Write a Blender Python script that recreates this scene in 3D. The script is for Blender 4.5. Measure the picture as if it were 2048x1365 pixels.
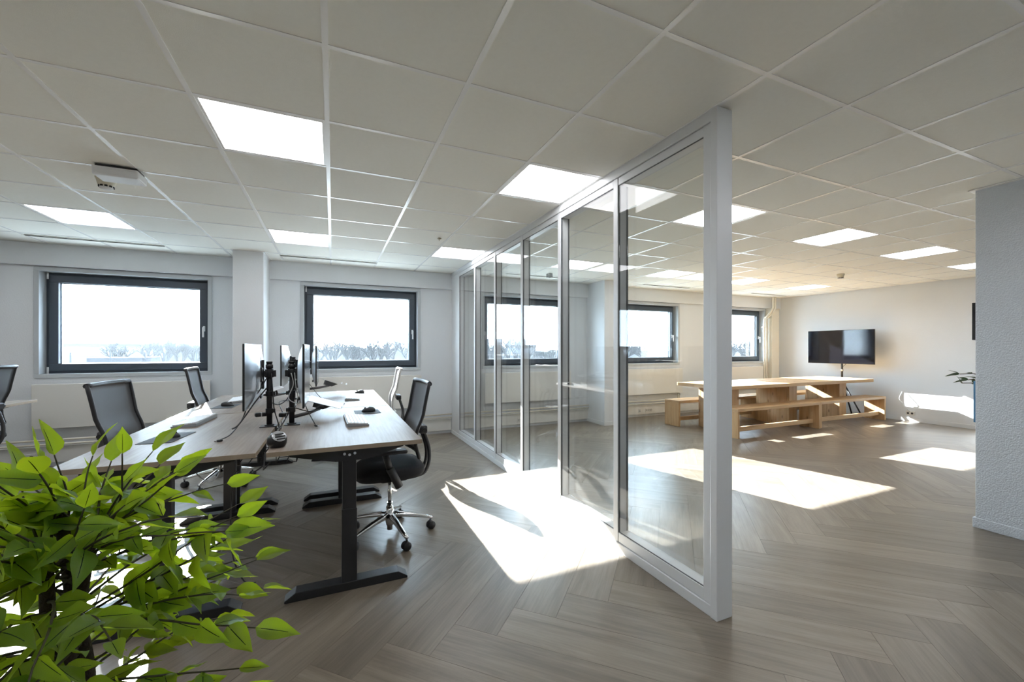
import bpy, bmesh, math, random
from mathutils import Vector, Matrix, Euler

random.seed(7)
scene = bpy.context.scene
for o in list(bpy.data.objects):
    bpy.data.objects.remove(o, do_unlink=True)
COL = scene.collection

# ------------------------------------------------------------------ camera
CAM_H = 1.372
CEIL = 2.593
cam_data = bpy.data.cameras.new('camera')
cam_data.sensor_fit = 'HORIZONTAL'
cam_data.sensor_width = 36.0
cam_data.lens = 818.2 / 2048 * 36.0
cam_data.shift_y = 15.5 / 2048
cam_data.clip_start = 0.02
cam_data.clip_end = 4000
cam = bpy.data.objects.new('camera', cam_data)
cam.location = (0, 0, CAM_H)
cam.rotation_euler = (math.pi / 2, 0, -0.4126)
COL.objects.link(cam)
scene.camera = cam

# ------------------------------------------------------------------ sky, sun, exposure
world = bpy.data.worlds.new('hazy_sky')
scene.world = world
world.use_nodes = True
wb = world.node_tree.nodes['Background']
wb.inputs[0].default_value = (0.68, 0.84, 1.0, 1)
wb.inputs[1].default_value = 11.0

SUN_DIR = Vector((0.275, -1.0, -0.475)).normalized()      # direction the light travels
sun_data = bpy.data.lights.new('sun', 'SUN')
sun_data.energy = 40.0
sun_data.angle = math.radians(0.35)
sun_data.color = (1.0, 0.985, 0.965)
sun = bpy.data.objects.new('sun', sun_data)
sun.rotation_euler = SUN_DIR.to_track_quat('-Z', 'Y').to_euler()
sun.location = (-3, 20, 12)
COL.objects.link(sun)

PANEL_EMIT = 4.5

scene.view_settings.view_transform = 'Standard'
scene.view_settings.look = 'None'
scene.view_settings.gamma = 1.0
scene.view_settings.use_curve_mapping = False
scene.view_settings.exposure = 0.90
scene.cycles.use_denoising = True
scene.cycles.use_adaptive_sampling = True
scene.cycles.adaptive_threshold = 0.015
scene.cycles.max_bounces = 9
scene.cycles.diffuse_bounces = 6
scene.cycles.glossy_bounces = 4
scene.cycles.transparent_max_bounces = 24
scene.cycles.volume_bounces = 0
scene.cycles.caustics_reflective = False
scene.cycles.sample_clamp_indirect = 8.0

# ------------------------------------------------------------------ materials
def new_mat(name):
    m = bpy.data.materials.new(name)
    m.use_nodes = True
    nt = m.node_tree
    return m, nt, nt.nodes['Principled BSDF'], nt.nodes['Material Output']

def node(nt, kind, **kw):
    n = nt.nodes.new(kind)
    for k, v in kw.items():
        setattr(n, k, v)
    return n

def plain(name, col, rough=0.5, metal=0.0, spec=0.5, bump=0.0, bscale=60.0, var=0.0, vscale=3.0, coat=0.0):
    """flat colour with slight procedural variation and fine relief"""
    m, nt, b, out = new_mat(name)
    b.inputs['Roughness'].default_value = rough
    b.inputs['Metallic'].default_value = metal
    b.inputs['Specular IOR Level'].default_value = spec
    b.inputs['Coat Weight'].default_value = coat
    tc = node(nt, 'ShaderNodeTexCoord')
    nz = node(nt, 'ShaderNodeTexNoise')
    nz.inputs['Scale'].default_value = vscale
    nz.inputs['Detail'].default_value = 3
    nt.links.new(tc.outputs['Object'], nz.inputs['Vector'])
    mx = node(nt, 'ShaderNodeMix', data_type='RGBA')
    c2 = [max(0.0, c * (1 - var)) for c in col]
    mx.inputs[6].default_value = (*col, 1)
    mx.inputs[7].default_value = (*c2, 1)
    nt.links.new(nz.outputs['Fac'], mx.inputs[0])
    nt.links.new(mx.outputs[2], b.inputs['Base Color'])
    if bump > 0:
        n2 = node(nt, 'ShaderNodeTexNoise')
        n2.inputs['Scale'].default_value = bscale
        n2.inputs['Detail'].default_value = 2
        nt.links.new(tc.outputs['Object'], n2.inputs['Vector'])
        bp = node(nt, 'ShaderNodeBump')
        bp.inputs['Strength'].default_value = bump
        bp.inputs['Distance'].default_value = 0.01
        nt.links.new(n2.outputs['Fac'], bp.inputs['Height'])
        nt.links.new(bp.outputs['Normal'], b.inputs['Normal'])
    return m

def wood(name, c_light, c_dark, rough=0.45, grain=14.0, knots=0.0, axis='uv', tone_amt=0.25, bump=0.08, stretch=(1.2, 16.0)):
    """wood with long grain, optional knots; grain follows the UV's u direction"""
    m, nt, b, out = new_mat(name)
    b.inputs['Roughness'].default_value = rough
    b.inputs['Specular IOR Level'].default_value = 0.4
    uv = node(nt, 'ShaderNodeUVMap')
    mp = node(nt, 'ShaderNodeMapping')
    mp.inputs['Scale'].default_value = (stretch[0], stretch[1], 1)
    nt.links.new(uv.outputs[0], mp.inputs['Vector'])
    n1 = node(nt, 'ShaderNodeTexNoise')
    n1.inputs['Scale'].default_value = 1.0
    n1.inputs['Detail'].default_value = 5
    n1.inputs['Roughness'].default_value = 0.62
    n1.inputs['Distortion'].default_value = 0.6
    nt.links.new(mp.outputs[0], n1.inputs['Vector'])
    mp2 = node(nt, 'ShaderNodeMapping')
    mp2.inputs['Scale'].default_value = (stretch[0] * 2.0, stretch[1] * 7.0, 1)
    nt.links.new(uv.outputs[0], mp2.inputs['Vector'])
    n2 = node(nt, 'ShaderNodeTexNoise')
    n2.inputs['Scale'].default_value = 1.0
    n2.inputs['Detail'].default_value = 4
    nt.links.new(mp2.outputs[0], n2.inputs['Vector'])
    mix = node(nt, 'ShaderNodeMath', operation='MULTIPLY_ADD')
    nt.links.new(n2.outputs['Fac'], mix.inputs[0])
    mix.inputs[1].default_value = 0.45
    nt.links.new(n1.outputs['Fac'], mix.inputs[2])
    rp = node(nt, 'ShaderNodeValToRGB')
    rp.color_ramp.elements[0].position = 0.50
    rp.color_ramp.elements[0].color = (*c_dark, 1)
    rp.color_ramp.elements[1].position = 0.92
    rp.color_ramp.elements[1].color = (*c_light, 1)
    nt.links.new(mix.outputs[0], rp.inputs[0])
    col = rp.outputs[0]
    if knots > 0:
        mp3 = node(nt, 'ShaderNodeMapping')
        mp3.inputs['Scale'].default_value = (3.2, 9.0, 1)
        nt.links.new(uv.outputs[0], mp3.inputs['Vector'])
        vo = node(nt, 'ShaderNodeTexVoronoi')
        vo.inputs['Scale'].default_value = 1.0
        nt.links.new(mp3.outputs[0], vo.inputs['Vector'])
        kr = node(nt, 'ShaderNodeValToRGB')
        kr.color_ramp.elements[0].position = 0.05
        kr.color_ramp.elements[0].color = (1, 1, 1, 1)
        kr.color_ramp.elements[1].position = 0.13
        kr.color_ramp.elements[1].color = (0, 0, 0, 1)
        nt.links.new(vo.outputs['Distance'], kr.inputs[0])
        km = node(nt, 'ShaderNodeMath', operation='MULTIPLY')
        nt.links.new(kr.outputs[0], km.inputs[0])
        km.inputs[1].default_value = knots
        mk = node(nt, 'ShaderNodeMix', data_type='RGBA')
        nt.links.new(km.outputs[0], mk.inputs[0])
        nt.links.new(col, mk.inputs[6])
        mk.inputs[7].default_value = (c_dark[0] * 0.35, c_dark[1] * 0.28, c_dark[2] * 0.22, 1)
        col = mk.outputs[2]
    at = node(nt, 'ShaderNodeAttribute', attribute_name='tone')
    mr = node(nt, 'ShaderNodeMapRange')
    mr.inputs['To Min'].default_value = 1 - tone_amt
    mr.inputs['To Max'].default_value = 1 + tone_amt * 0.6
    nt.links.new(at.outputs['Fac'], mr.inputs['Value'])
    vm = node(nt, 'ShaderNodeVectorMath', operation='SCALE')
    nt.links.new(col, vm.inputs[0])
    nt.links.new(mr.outputs[0], vm.inputs['Scale'])
    nt.links.new(vm.outputs[0], b.inputs['Base Color'])
    bp = node(nt, 'ShaderNodeBump')
    bp.inputs['Strength'].default_value = bump
    bp.inputs['Distance'].default_value = 0.004
    nt.links.new(mix.outputs[0], bp.inputs['Height'])
    nt.links.new(bp.outputs['Normal'], b.inputs['Normal'])
    return m

def glass(name, tint=(0.97, 0.985, 0.98), f0=0.04):
    m, nt, b, out = new_mat(name)
    nt.nodes.remove(b)
    tr = node(nt, 'ShaderNodeBsdfTransparent')
    tr.inputs[0].default_value = (*tint, 1)
    gl = node(nt, 'ShaderNodeBsdfGlossy')
    gl.inputs['Roughness'].default_value = 0.0
    lw = node(nt, 'ShaderNodeLayerWeight')
    lw.inputs['Blend'].default_value = 0.5
    pw = node(nt, 'ShaderNodeMath', operation='POWER')
    pw.inputs[1].default_value = 5.0
    nt.links.new(lw.outputs['Facing'], pw.inputs[0])
    ma = node(nt, 'ShaderNodeMath', operation='MULTIPLY_ADD')
    ma.inputs[1].default_value = 1 - f0
    ma.inputs[2].default_value = f0
    nt.links.new(pw.outputs[0], ma.inputs[0])
    mx = node(nt, 'ShaderNodeMixShader')
    nt.links.new(ma.outputs[0], mx.inputs[0])
    nt.links.new(tr.outputs[0], mx.inputs[1])
    nt.links.new(gl.outputs[0], mx.inputs[2])
    nt.links.new(mx.outputs[0], out.inputs[0])
    return m

def emitter(name, col, strength):
    m, nt, b, out = new_mat(name)
    b.inputs['Base Color'].default_value = (0.9, 0.9, 0.9, 1)
    b.inputs['Emission Color'].default_value = (*col, 1)
    b.inputs['Emission Strength'].default_value = strength
    return m

def mesh_fabric(name, col, open_amt):
    """fine woven chair mesh that lets some light through"""
    m, nt, b, out = new_mat(name)
    b.inputs['Base Color'].default_value = (*col, 1)
    b.inputs['Roughness'].default_value = 0.55
    b.inputs['Sheen Weight'].default_value = 0.3
    tr = node(nt, 'ShaderNodeBsdfTransparent')
    tc = node(nt, 'ShaderNodeTexCoord')
    wv = node(nt, 'ShaderNodeTexNoise')
    wv.inputs['Scale'].default_value = 900
    nt.links.new(tc.outputs['Object'], wv.inputs['Vector'])
    mr = node(nt, 'ShaderNodeMapRange')
    mr.inputs['To Min'].default_value = open_amt - 0.12
    mr.inputs['To Max'].default_value = open_amt + 0.12
    nt.links.new(wv.outputs['Fac'], mr.inputs['Value'])
    mx = node(nt, 'ShaderNodeMixShader')
    nt.links.new(mr.outputs[0], mx.inputs[0])
    nt.links.new(b.outputs[0], mx.inputs[1])
    nt.links.new(tr.outputs[0], mx.inputs[2])
    nt.links.new(mx.outputs[0], out.inputs[0])
    return m

def leafmat(name, col, trans):
    m, nt, b, out = new_mat(name)
    oi = node(nt, 'ShaderNodeObjectInfo')
    hs = node(nt, 'ShaderNodeHueSaturation')
    hs.inputs['Color'].default_value = (*col, 1)
    mr = node(nt, 'ShaderNodeMapRange')
    mr.inputs['To Min'].default_value = 0.65
    mr.inputs['To Max'].default_value = 1.25
    nt.links.new(oi.outputs['Random'], mr.inputs['Value'])
    nt.links.new(mr.outputs[0], hs.inputs['Value'])
    uv = node(nt, 'ShaderNodeUVMap')
    # side veins
    wv = node(nt, 'ShaderNodeTexWave')
    wv.inputs['Scale'].default_value = 6.0
    wv.inputs['Distortion'].default_value = 1.0
    nt.links.new(uv.outputs[0], wv.inputs['Vector'])
    vr = node(nt, 'ShaderNodeMapRange')
    vr.inputs['To Min'].default_value = 0.85
    vr.inputs['To Max'].default_value = 1.05
    nt.links.new(wv.outputs['Fac'], vr.inputs['Value'])
    vm = node(nt, 'ShaderNodeVectorMath', operation='SCALE')
    nt.links.new(hs.outputs[0], vm.inputs[0])
    nt.links.new(vr.outputs[0], vm.inputs['Scale'])
    nt.links.new(vm.outputs[0], b.inputs['Base Color'])
    # dark midrib down the middle of the blade
    sx = node(nt, 'ShaderNodeSeparateXYZ')
    nt.links.new(uv.outputs[0], sx.inputs[0])
    m1 = node(nt, 'ShaderNodeMath', operation='SUBTRACT'); m1.inputs[1].default_value = 0.5
    nt.links.new(sx.outputs['Y'], m1.inputs[0])
    m2 = node(nt, 'ShaderNodeMath', operation='ABSOLUTE')
    nt.links.new(m1.outputs[0], m2.inputs[0])
    m3 = node(nt, 'ShaderNodeMath', operation='LESS_THAN'); m3.inputs[1].default_value = 0.018
    nt.links.new(m2.outputs[0], m3.inputs[0])
    m4 = node(nt, 'ShaderNodeMath', operation='LESS_THAN'); m4.inputs[1].default_value = 0.72
    nt.links.new(sx.outputs['X'], m4.inputs[0])
    m5 = node(nt, 'ShaderNodeMath', operation='MULTIPLY')
    nt.links.new(m3.outputs[0], m5.inputs[0]); nt.links.new(m4.outputs[0], m5.inputs[1])
    b.inputs['Roughness'].default_value = 0.38
    b.inputs['Specular IOR Level'].default_value = 0.5
    tl = node(nt, 'ShaderNodeBsdfTranslucent')
    tl.inputs[0].default_value = (*trans, 1)
    mx = node(nt, 'ShaderNodeMixShader')
    mx.inputs[0].default_value = 0.52
    nt.links.new(b.outputs[0], mx.inputs[1])
    nt.links.new(tl.outputs[0], mx.inputs[2])
    rib = node(nt, 'ShaderNodeBsdfDiffuse')
    rib.inputs[0].default_value = (0.02, 0.035, 0.01, 1)
    mr2 = node(nt, 'ShaderNodeMixShader')
    nt.links.new(m5.outputs[0], mr2.inputs[0])
    nt.links.new(mx.outputs[0], mr2.inputs[1])
    nt.links.new(rib.outputs[0], mr2.inputs[2])
    nt.links.new(mr2.outputs[0], out.inputs[0])
    return m

M = {}
M['wall'] = plain('white_painted_plaster', (0.750, 0.775, 0.800), 0.75, bump=0.12, bscale=90, var=0.04)
M['wall_rough'] = plain('textured_white_plaster', (0.68, 0.72, 0.77), 0.7, bump=0.7, bscale=105, var=0.05)
M['tile'] = plain('mineral_ceiling_tile', (0.89, 0.885, 0.83), 0.9, bump=0.10, bscale=320, var=0.05, vscale=40)
M['bar'] = plain('white_ceiling_grid_metal', (0.95, 0.95, 0.945), 0.25, spec=0.7, var=0.02)
M['shadow_gap'] = plain('dark_void', (0.03, 0.03, 0.03), 0.9)
M['white_metal'] = plain('white_powder_coat', (0.77, 0.785, 0.80), 0.38, var=0.02)
M['seal'] = plain('grey_rubber_seal', (0.12, 0.13, 0.14), 0.6)
M['radiator'] = plain('cream_radiator_enamel', (0.76, 0.75, 0.71), 0.45, var=0.03)
M['pipe'] = plain('cream_painted_pipe', (0.72, 0.68, 0.58), 0.45, var=0.05)
M['anthracite'] = plain('anthracite_window_frame', (0.060, 0.080, 0.105), 0.42, var=0.1)
M['trim_grey'] = plain('light_grey_window_trim', (0.50, 0.53, 0.55), 0.5, var=0.03)
M['steel'] = plain('brushed_steel', (0.62, 0.63, 0.65), 0.3, metal=1.0, var=0.05)
M['chrome'] = plain('polished_chrome', (0.72, 0.73, 0.74), 0.12, metal=1.0, var=0.03)
M['black_metal'] = plain('black_powder_coat', (0.018, 0.019, 0.022), 0.38, var=0.1)
M['dark_grey_metal'] = plain('dark_grey_powder_coat', (0.055, 0.055, 0.060), 0.45, var=0.1)
M['black_plastic'] = plain('black_plastic', (0.016, 0.017, 0.02), 0.42, var=0.1)
M['charcoal'] = plain('charcoal_plastic', (0.045, 0.047, 0.052), 0.5, var=0.1)
M['black_fabric'] = plain('black_seat_fabric', (0.016, 0.017, 0.021), 0.85, bump=0.3, bscale=700, var=0.2, vscale=20)
M['mesh_dark'] = mesh_fabric('dark_chair_mesh', (0.035, 0.039, 0.047), 0.15)
M['mesh_sun_painted'] = mesh_fabric('sun_painted_chair_mesh', (0.30, 0.30, 0.31), 0.13)  # lightened mesh: the sun falling on it is put into the colour
M['pale_plastic'] = plain('pale_grey_plastic', (0.48, 0.48, 0.48), 0.45)
M['silver'] = plain('silver_aluminium', (0.63, 0.65, 0.68), 0.32, metal=0.85, var=0.03)
M['screen'] = plain('black_glossy_screen', (0.006, 0.006, 0.009), 0.06, spec=0.6)
M['screen_blue'] = plain('matte_grey_screen', (0.10, 0.115, 0.14), 0.16, spec=0.6)
M['emblem'] = plain('white_emblem', (0.85, 0.85, 0.87), 0.3)
M['key'] = plain('white_keycap', (0.75, 0.76, 0.77), 0.5)
M['key_body'] = plain('grey_keyboard_body', (0.30, 0.32, 0.34), 0.5)
M['tray_white'] = plain('white_laptop_tray', (0.72, 0.73, 0.75), 0.4)
M['mouse'] = plain('dark_grey_mouse', (0.030, 0.032, 0.036), 0.5)
M['mat'] = plain('slate_mouse_mat', (0.055, 0.065, 0.075), 0.7, var=0.15, vscale=60)
M['socket'] = plain('white_socket_plastic', (0.72, 0.71, 0.67), 0.4)
M['detector'] = plain('ivory_detector_plastic', (0.66, 0.62, 0.50), 0.5)
M['window_glass'] = glass('window_glass', (0.97, 0.985, 0.99))
M['partition_glass'] = glass('partition_glass', (0.988, 0.994, 0.991), 0.040)
M['panel'] = emitter('led_panel_diffuser', (0.97, 0.97, 1.0), PANEL_EMIT)
M['floor'] = wood('grey_oak_plank', (0.245, 0.210, 0.167), (0.147, 0.122, 0.094), rough=0.33, tone_amt=0.20, stretch=(1.6, 13.0), bump=0.06)
M['floor'].node_tree.nodes['Principled BSDF'].inputs['Specular IOR Level'].default_value = 0.6
M['floor_base'] = plain('screed', (0.12, 0.105, 0.09), 0.8)
M['desk'] = wood('grey_oak_desktop', (0.30, 0.25, 0.212), (0.185, 0.15, 0.123), rough=0.46, tone_amt=0.0, stretch=(1.3, 11.0), bump=0.10)
M['desk'].node_tree.nodes['Principled BSDF'].inputs['Specular IOR Level'].default_value = 0.22
M['edge'] = plain('oak_edge_band', (0.42, 0.335, 0.25), 0.5, var=0.25, vscale=30)
M['pine'] = wood('knotty_pine', (0.66, 0.47, 0.27), (0.50, 0.315, 0.155), rough=0.45, knots=0.75, tone_amt=0.10, stretch=(1.0, 15.0))
M['leaf'] = leafmat('ficus_leaf', (0.060, 0.140, 0.022), (0.60, 0.80, 0.026))
M['leaf_small'] = leafmat('dull_leaf', (0.03, 0.055, 0.03), (0.05, 0.09, 0.04))
M['vein'] = plain('dark_midrib', (0.035, 0.06, 0.02), 0.6)
M['bark'] = plain('dark_bark', (0.045, 0.028, 0.02), 0.8, bump=0.8, bscale=120, var=0.5, vscale=30)
M['twig'] = plain('dark_twig', (0.05, 0.045, 0.022), 0.7, var=0.3)
M['soil'] = plain('dark_soil', (0.03, 0.02, 0.015), 0.95, bump=1.0, bscale=200, var=0.4)
M['pot'] = plain('grey_pot', (0.22, 0.22, 0.22), 0.6, var=0.1)
M['pot_blue'] = plain('blue_glazed_pot', (0.08, 0.22, 0.38), 0.3, var=0.1)
M['bare_wood'] = plain('bare_tree_bark', (0.022, 0.023, 0.026), 0.9, var=0.3)
M['grass'] = plain('pale_bounce_ground', (0.36, 0.37, 0.36), 0.95, var=0.4, vscale=0.05)  # ground colour raised so that it bounces daylight onto the ceiling
M['concrete'] = plain('pale_concrete', (0.38, 0.38, 0.38), 0.9, var=0.15, vscale=0.2)
M['bitumen'] = plain('dark_bitumen_roof', (0.035, 0.036, 0.040), 0.9, var=0.3, vscale=0.3)
M['facade'] = plain('dark_brick_facade', (0.055, 0.055, 0.06), 0.85, var=0.15, vscale=0.05)
M['exterior'] = plain('grey_cladding', (0.35, 0.35, 0.35), 0.8, var=0.1)
M['post'] = plain('dark_steel_post', (0.02, 0.022, 0.025), 0.6)

# ------------------------------------------------------------------ mesh helpers
class MB:
    """collects faces for one mesh object; UVs: u follows the long axis given"""
    def __init__(self):
        self.v, self.f, self.uv, self.sm, self.tone = [], [], [], [], []
    def add(self, verts, faces, uvs=None, smooth=False, tone=0.5):
        n = len(self.v)
        self.v += [tuple(p) for p in verts]
        for i, fc in enumerate(faces):
            self.f.append([n + k for k in fc])
            self.uv.append(uvs[i] if uvs else [(verts[k][0], verts[k][1]) for k in fc])
            self.sm.append(smooth)
            self.tone.append(tone)
        return self
    def box(self, x0, x1, y0, y1, z0, z1, mat=None, grain='x', off=(0, 0), tone=0.5):
        c = [(x0,y0,z0),(x1,y0,z0),(x1,y1,z0),(x0,y1,z0),(x0,y0,z1),(x1,y0,z1),(x1,y1,z1),(x0,y1,z1)]
        fs = [(0,3,2,1),(4,5,6,7),(0,1,5,4),(1,2,6,5),(2,3,7,6),(3,0,4,7)]
        ax = {'x': 0, 'y': 1, 'z': 2}[grain]
        uvs = []
        for fc in fs:
            nrm = (Vector(c[fc[1]]) - Vector(c[fc[0]])).cross(Vector(c[fc[2]]) - Vector(c[fc[0]]))
            k = max(range(3), key=lambda i: abs(nrm[i]))
            others = [i for i in range(3) if i != k]
            if ax in others:
                a, b_ = ax, [i for i in others if i != ax][0]
            else:
                a, b_ = others
            uvs.append([(c[q][a] + off[0], c[q][b_] + off[1] + (0.37 * k)) for q in fc])
        if mat is not None:
            c = [tuple(mat @ Vector(p)) for p in c]
        return self.add(c, fs, uvs, tone=tone)
    def prism(self, poly, z0, z1, mat=None, axis='z'):
        """extrude a 2-D polygon; axis tells the extrusion direction"""
        n = len(poly)
        def pt(p, h):
            if axis == 'z': q = (p[0], p[1], h)
            elif axis == 'y': q = (p[0], h, p[1])
            else: q = (h, p[0], p[1])
            return tuple(mat @ Vector(q)) if mat is not None else q
        vs = [pt(p, z0) for p in poly] + [pt(p, z1) for p in poly]
        fs = [tuple(range(n))[::-1], tuple(range(n, 2 * n))] + [(i, (i + 1) % n, n + (i + 1) % n, n + i) for i in range(n)]
        if axis == 'y':
            fs = [f[::-1] for f in fs]
        return self.add(vs, fs)
    def tube(self, pts, r, seg=8, cap=True, smooth=True):
        pts = [Vector(p) for p in pts]
        rs = r if isinstance(r, (list, tuple)) else [r] * len(pts)
        rings = []
        up = None
        for i, p in enumerate(pts):
            t = (pts[min(i + 1, len(pts) - 1)] - pts[max(i - 1, 0)])
            if t.length < 1e-9: t = Vector((0, 0, 1))
            t.normalize()
            if up is None:
                up = Vector((0, 0, 1)) if abs(t.z) < 0.9 else Vector((1, 0, 0))
            a = t.cross(up)
            if a.length < 1e-6: a = t.orthogonal()
            a.normalize()
            b_ = a.cross(t).normalized()
            up = b_
            rings.append([p + rs[i] * (math.cos(2 * math.pi * k / seg) * a + math.sin(2 * math.pi * k / seg) * b_) for k in range(seg)])
        vs = [q for ring in rings for q in ring]
        fs = []
        for i in range(len(pts) - 1):
            for k in range(seg):
                fs.append((i * seg + k, i * seg + (k + 1) % seg, (i + 1) * seg + (k + 1) % seg, (i + 1) * seg + k))
        self.add(vs, fs, smooth=smooth)
        if cap:
            n = len(self.v) - len(vs)
            self.f.append([n + k for k in range(seg)][::-1]); self.uv.append([(0, 0)] * seg); self.sm.append(False); self.tone.append(.5)
            m = n + (len(pts) - 1) * seg
            self.f.append([m + k for k in range(seg)]); self.uv.append([(0, 0)] * seg); self.sm.append(False); self.tone.append(.5)
        return self
    def cyl(self, p, r, h, seg=16, axis='z', r2=None):
        d = {'x': Vector((1,0,0)), 'y': Vector((0,1,0)), 'z': Vector((0,0,1))}[axis]
        p = Vector(p)
        return self.tube([p, p + d * h], [r, r if r2 is None else r2], seg)
    def lathe(self, prof, centre=(0, 0, 0), seg=20, smooth=True):
        c = Vector(centre)
        vs, fs = [], []
        for (r, z) in prof:
            for k in range(seg):
                a = 2 * math.pi * k / seg
                vs.append((c.x + r * math.cos(a), c.y + r * math.sin(a), c.z + z))
        for i in range(len(prof) - 1):
            for k in range(seg):
                fs.append((i * seg + k, i * seg + (k + 1) % seg, (i + 1) * seg + (k + 1) % seg, (i + 1) * seg + k))
        return self.add(vs, fs, smooth=smooth)
    def grid(self, fn, nu, nv, smooth=True, thick=0.0):
        """surface from fn(u,v) with u,v in 0..1; optional thickness along the normal"""
        P = [[Vector(fn(i / nu, j / nv)) for j in range(nv + 1)] for i in range(nu + 1)]
        vs, fs, uvs = [], [], []
        idx = lambda i, j: i * (nv + 1) + j
        for i in range(nu + 1):
            for j in range(nv + 1):
                vs.append(P[i][j])
        for i in range(nu):
            for j in range(nv):
                fs.append((idx(i, j), idx(i + 1, j), idx(i + 1, j + 1), idx(i, j + 1)))
                uvs.append([(i / nu, j / nv), ((i + 1) / nu, j / nv), ((i + 1) / nu, (j + 1) / nv), (i / nu, (j + 1) / nv)])
        if thick:
            N = []
            for i in range(nu + 1):
                for j in range(nv + 1):
                    du = P[min(i + 1, nu)][j] - P[max(i - 1, 0)][j]
                    dv = P[i][min(j + 1, nv)] - P[i][max(j - 1, 0)]
                    N.append(du.cross(dv).normalized())
            back = [vs[k] - N[k] * thick for k in range(len(vs))]
            n = len(vs)
            vs = vs + back
            bf = [tuple(n + k for k in f)[::-1] for f in fs]
            rim = [idx(i, 0) for i in range(nu + 1)] + [idx(nu, j) for j in range(1, nv + 1)] + [idx(i, nv) for i in range(nu - 1, -1, -1)] + [idx(0, j) for j in range(nv - 1, 0, -1)]
            rf = [(rim[k], n + rim[k], n + rim[(k + 1) % len(rim)], rim[(k + 1) % len(rim)]) for k in range(len(rim))]
            rf = [f[::-1] for f in rf]
            uvs = uvs + uvs + [[(0, 0)] * 4] * len(rf)
            fs = fs + bf + rf
        return self.add(vs, fs, uvs, smooth=smooth)
    def mesh(self, name, mat):
        me = bpy.data.meshes.new(name)
        me.from_pydata(self.v, [], self.f)
        ul = me.uv_layers.new(name='UVMap')
        flat = [c for fuv in self.uv for uv in fuv for c in uv]
        ul.data.foreach_set('uv', flat)
        me.polygons.foreach_set('use_smooth', self.sm)
        at = me.attributes.new('tone', 'FLOAT', 'FACE')
        at.data.foreach_set('value', self.tone)
        me.materials.append(mat)
        me.update()
        return me
    def obj(self, name, mat, parent=None, bevel=0.0, seg=2):
        o = bpy.data.objects.new(name, self.mesh(name, M[mat] if isinstance(mat, str) else mat))
        COL.objects.link(o)
        if parent is not None:
            o.parent = parent
        if bevel:
            md = o.modifiers.new('bevel', 'BEVEL')
            md.width = bevel; md.segments = seg; md.limit_method = 'ANGLE'
        return o

def tag(o, label=None, cat=None, group=None, kind=None):
    if label: o['label'] = label
    if cat: o['category'] = cat
    if group: o['group'] = group
    if kind: o['kind'] = kind
    return o

def empty(name, loc=(0, 0, 0), rz=0.0, label=None, cat=None, group=None, kind=None, parent=None):
    o = bpy.data.objects.new(name, None)
    o.empty_display_size = 0.1
    o.location = loc
    o.rotation_euler = (0, 0, rz)
    COL.objects.link(o)
    if parent is not None: o.parent = parent
    return tag(o, label, cat, group, kind)

def copy_tree(o, parent=None):
    c = o.copy()
    COL.objects.link(c)
    c.parent = parent
    for ch in list(o.children):
        copy_tree(ch, c)
    return c

def link_copy(src, name, parent, loc=(0, 0, 0), rot=None, scale=None):
    o = bpy.data.objects.new(name, src)
    COL.objects.link(o)
    o.parent = parent
    o.location = loc
    if rot is not None: o.rotation_euler = rot
    if scale is not None: o.scale = scale
    return o

def catmull(pts, n=6):
    pts = [Vector(p) for p in pts]
    out = []
    for i in range(len(pts) - 1):
        p0, p1, p2, p3 = pts[max(i - 1, 0)], pts[i], pts[i + 1], pts[min(i + 2, len(pts) - 1)]
        for k in range(n):
            t = k / n
            out.append(0.5 * ((2 * p1) + (-p0 + p2) * t + (2 * p0 - 5 * p1 + 4 * p2 - p3) * t * t + (-p0 + 3 * p1 - 3 * p2 + p3) * t ** 3))
    out.append(pts[-1])
    return out

# ------------------------------------------------------------------ room dimensions
X0, X1 = -5.9, 10.0          # left wall, right wall (inner faces)
YB, YW = -2.0, 6.56           # rear wall, window wall (inner faces)
YE = YW + 0.34                # outer face of the window wall
WIN_Z0, WIN_Z1 = 1.03, 2.325
WINS = [(-5.905 + 2.74 * k, -4.205 + 2.74 * k) for k in range(1, 6)]   # outer trim extents

# ------------------------------------------------------------------ floor: oak planks laid in herringbone
PW, PL = 0.2286, 1.2192
floor = MB().box(X0, X1, YB, YW, -0.12, -0.004).obj('floor', 'floor_base')
tag(floor, 'grey oak plank floor laid in herringbone', None, None, 'structure')
ud = Vector((-1, -1, 0)).normalized()
vd = Vector((-1, 1, 0)).normalized()
ORG = Vector((2.225, 0.958, 0))

def clip_poly(poly, x0, x1, y0, y1):
    def cut(ps, inside, inter):
        out = []
        for i in range(len(ps)):
            a, b_ = ps[i], ps[(i + 1) % len(ps)]
            if inside(a):
                out.append(a)
                if not inside(b_): out.append(inter(a, b_))
            elif inside(b_):
                out.append(inter(a, b_))
        return out
    def lerp_x(a, b_, x):
        t = (x - a[0]) / (b_[0] - a[0]); return tuple(a[k] + t * (b_[k] - a[k]) for k in range(4))
    def lerp_y(a, b_, y):
        t = (y - a[1]) / (b_[1] - a[1]); return tuple(a[k] + t * (b_[k] - a[k]) for k in range(4))
    poly = cut(poly, lambda p: p[0] >= x0, lambda a, b_: lerp_x(a, b_, x0))
    if poly: poly = cut(poly, lambda p: p[0] <= x1, lambda a, b_: lerp_x(a, b_, x1))
    if poly: poly = cut(poly, lambda p: p[1] >= y0, lambda a, b_: lerp_y(a, b_, y0))
    if poly: poly = cut(poly, lambda p: p[1] <= y1, lambda a, b_: lerp_y(a, b_, y1))
    return poly

def cam_px(p):
    c, s = math.cos(0.4126), math.sin(0.4126)
    r = p[0] * c - p[1] * s; d = p[0] * s + p[1] * c
    return (1024 + 818.2 * r / d, 698 - 818.2 * (p[2] - CAM_H) / d, d) if d > 0.05 else (-9999, -9999, d)

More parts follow.
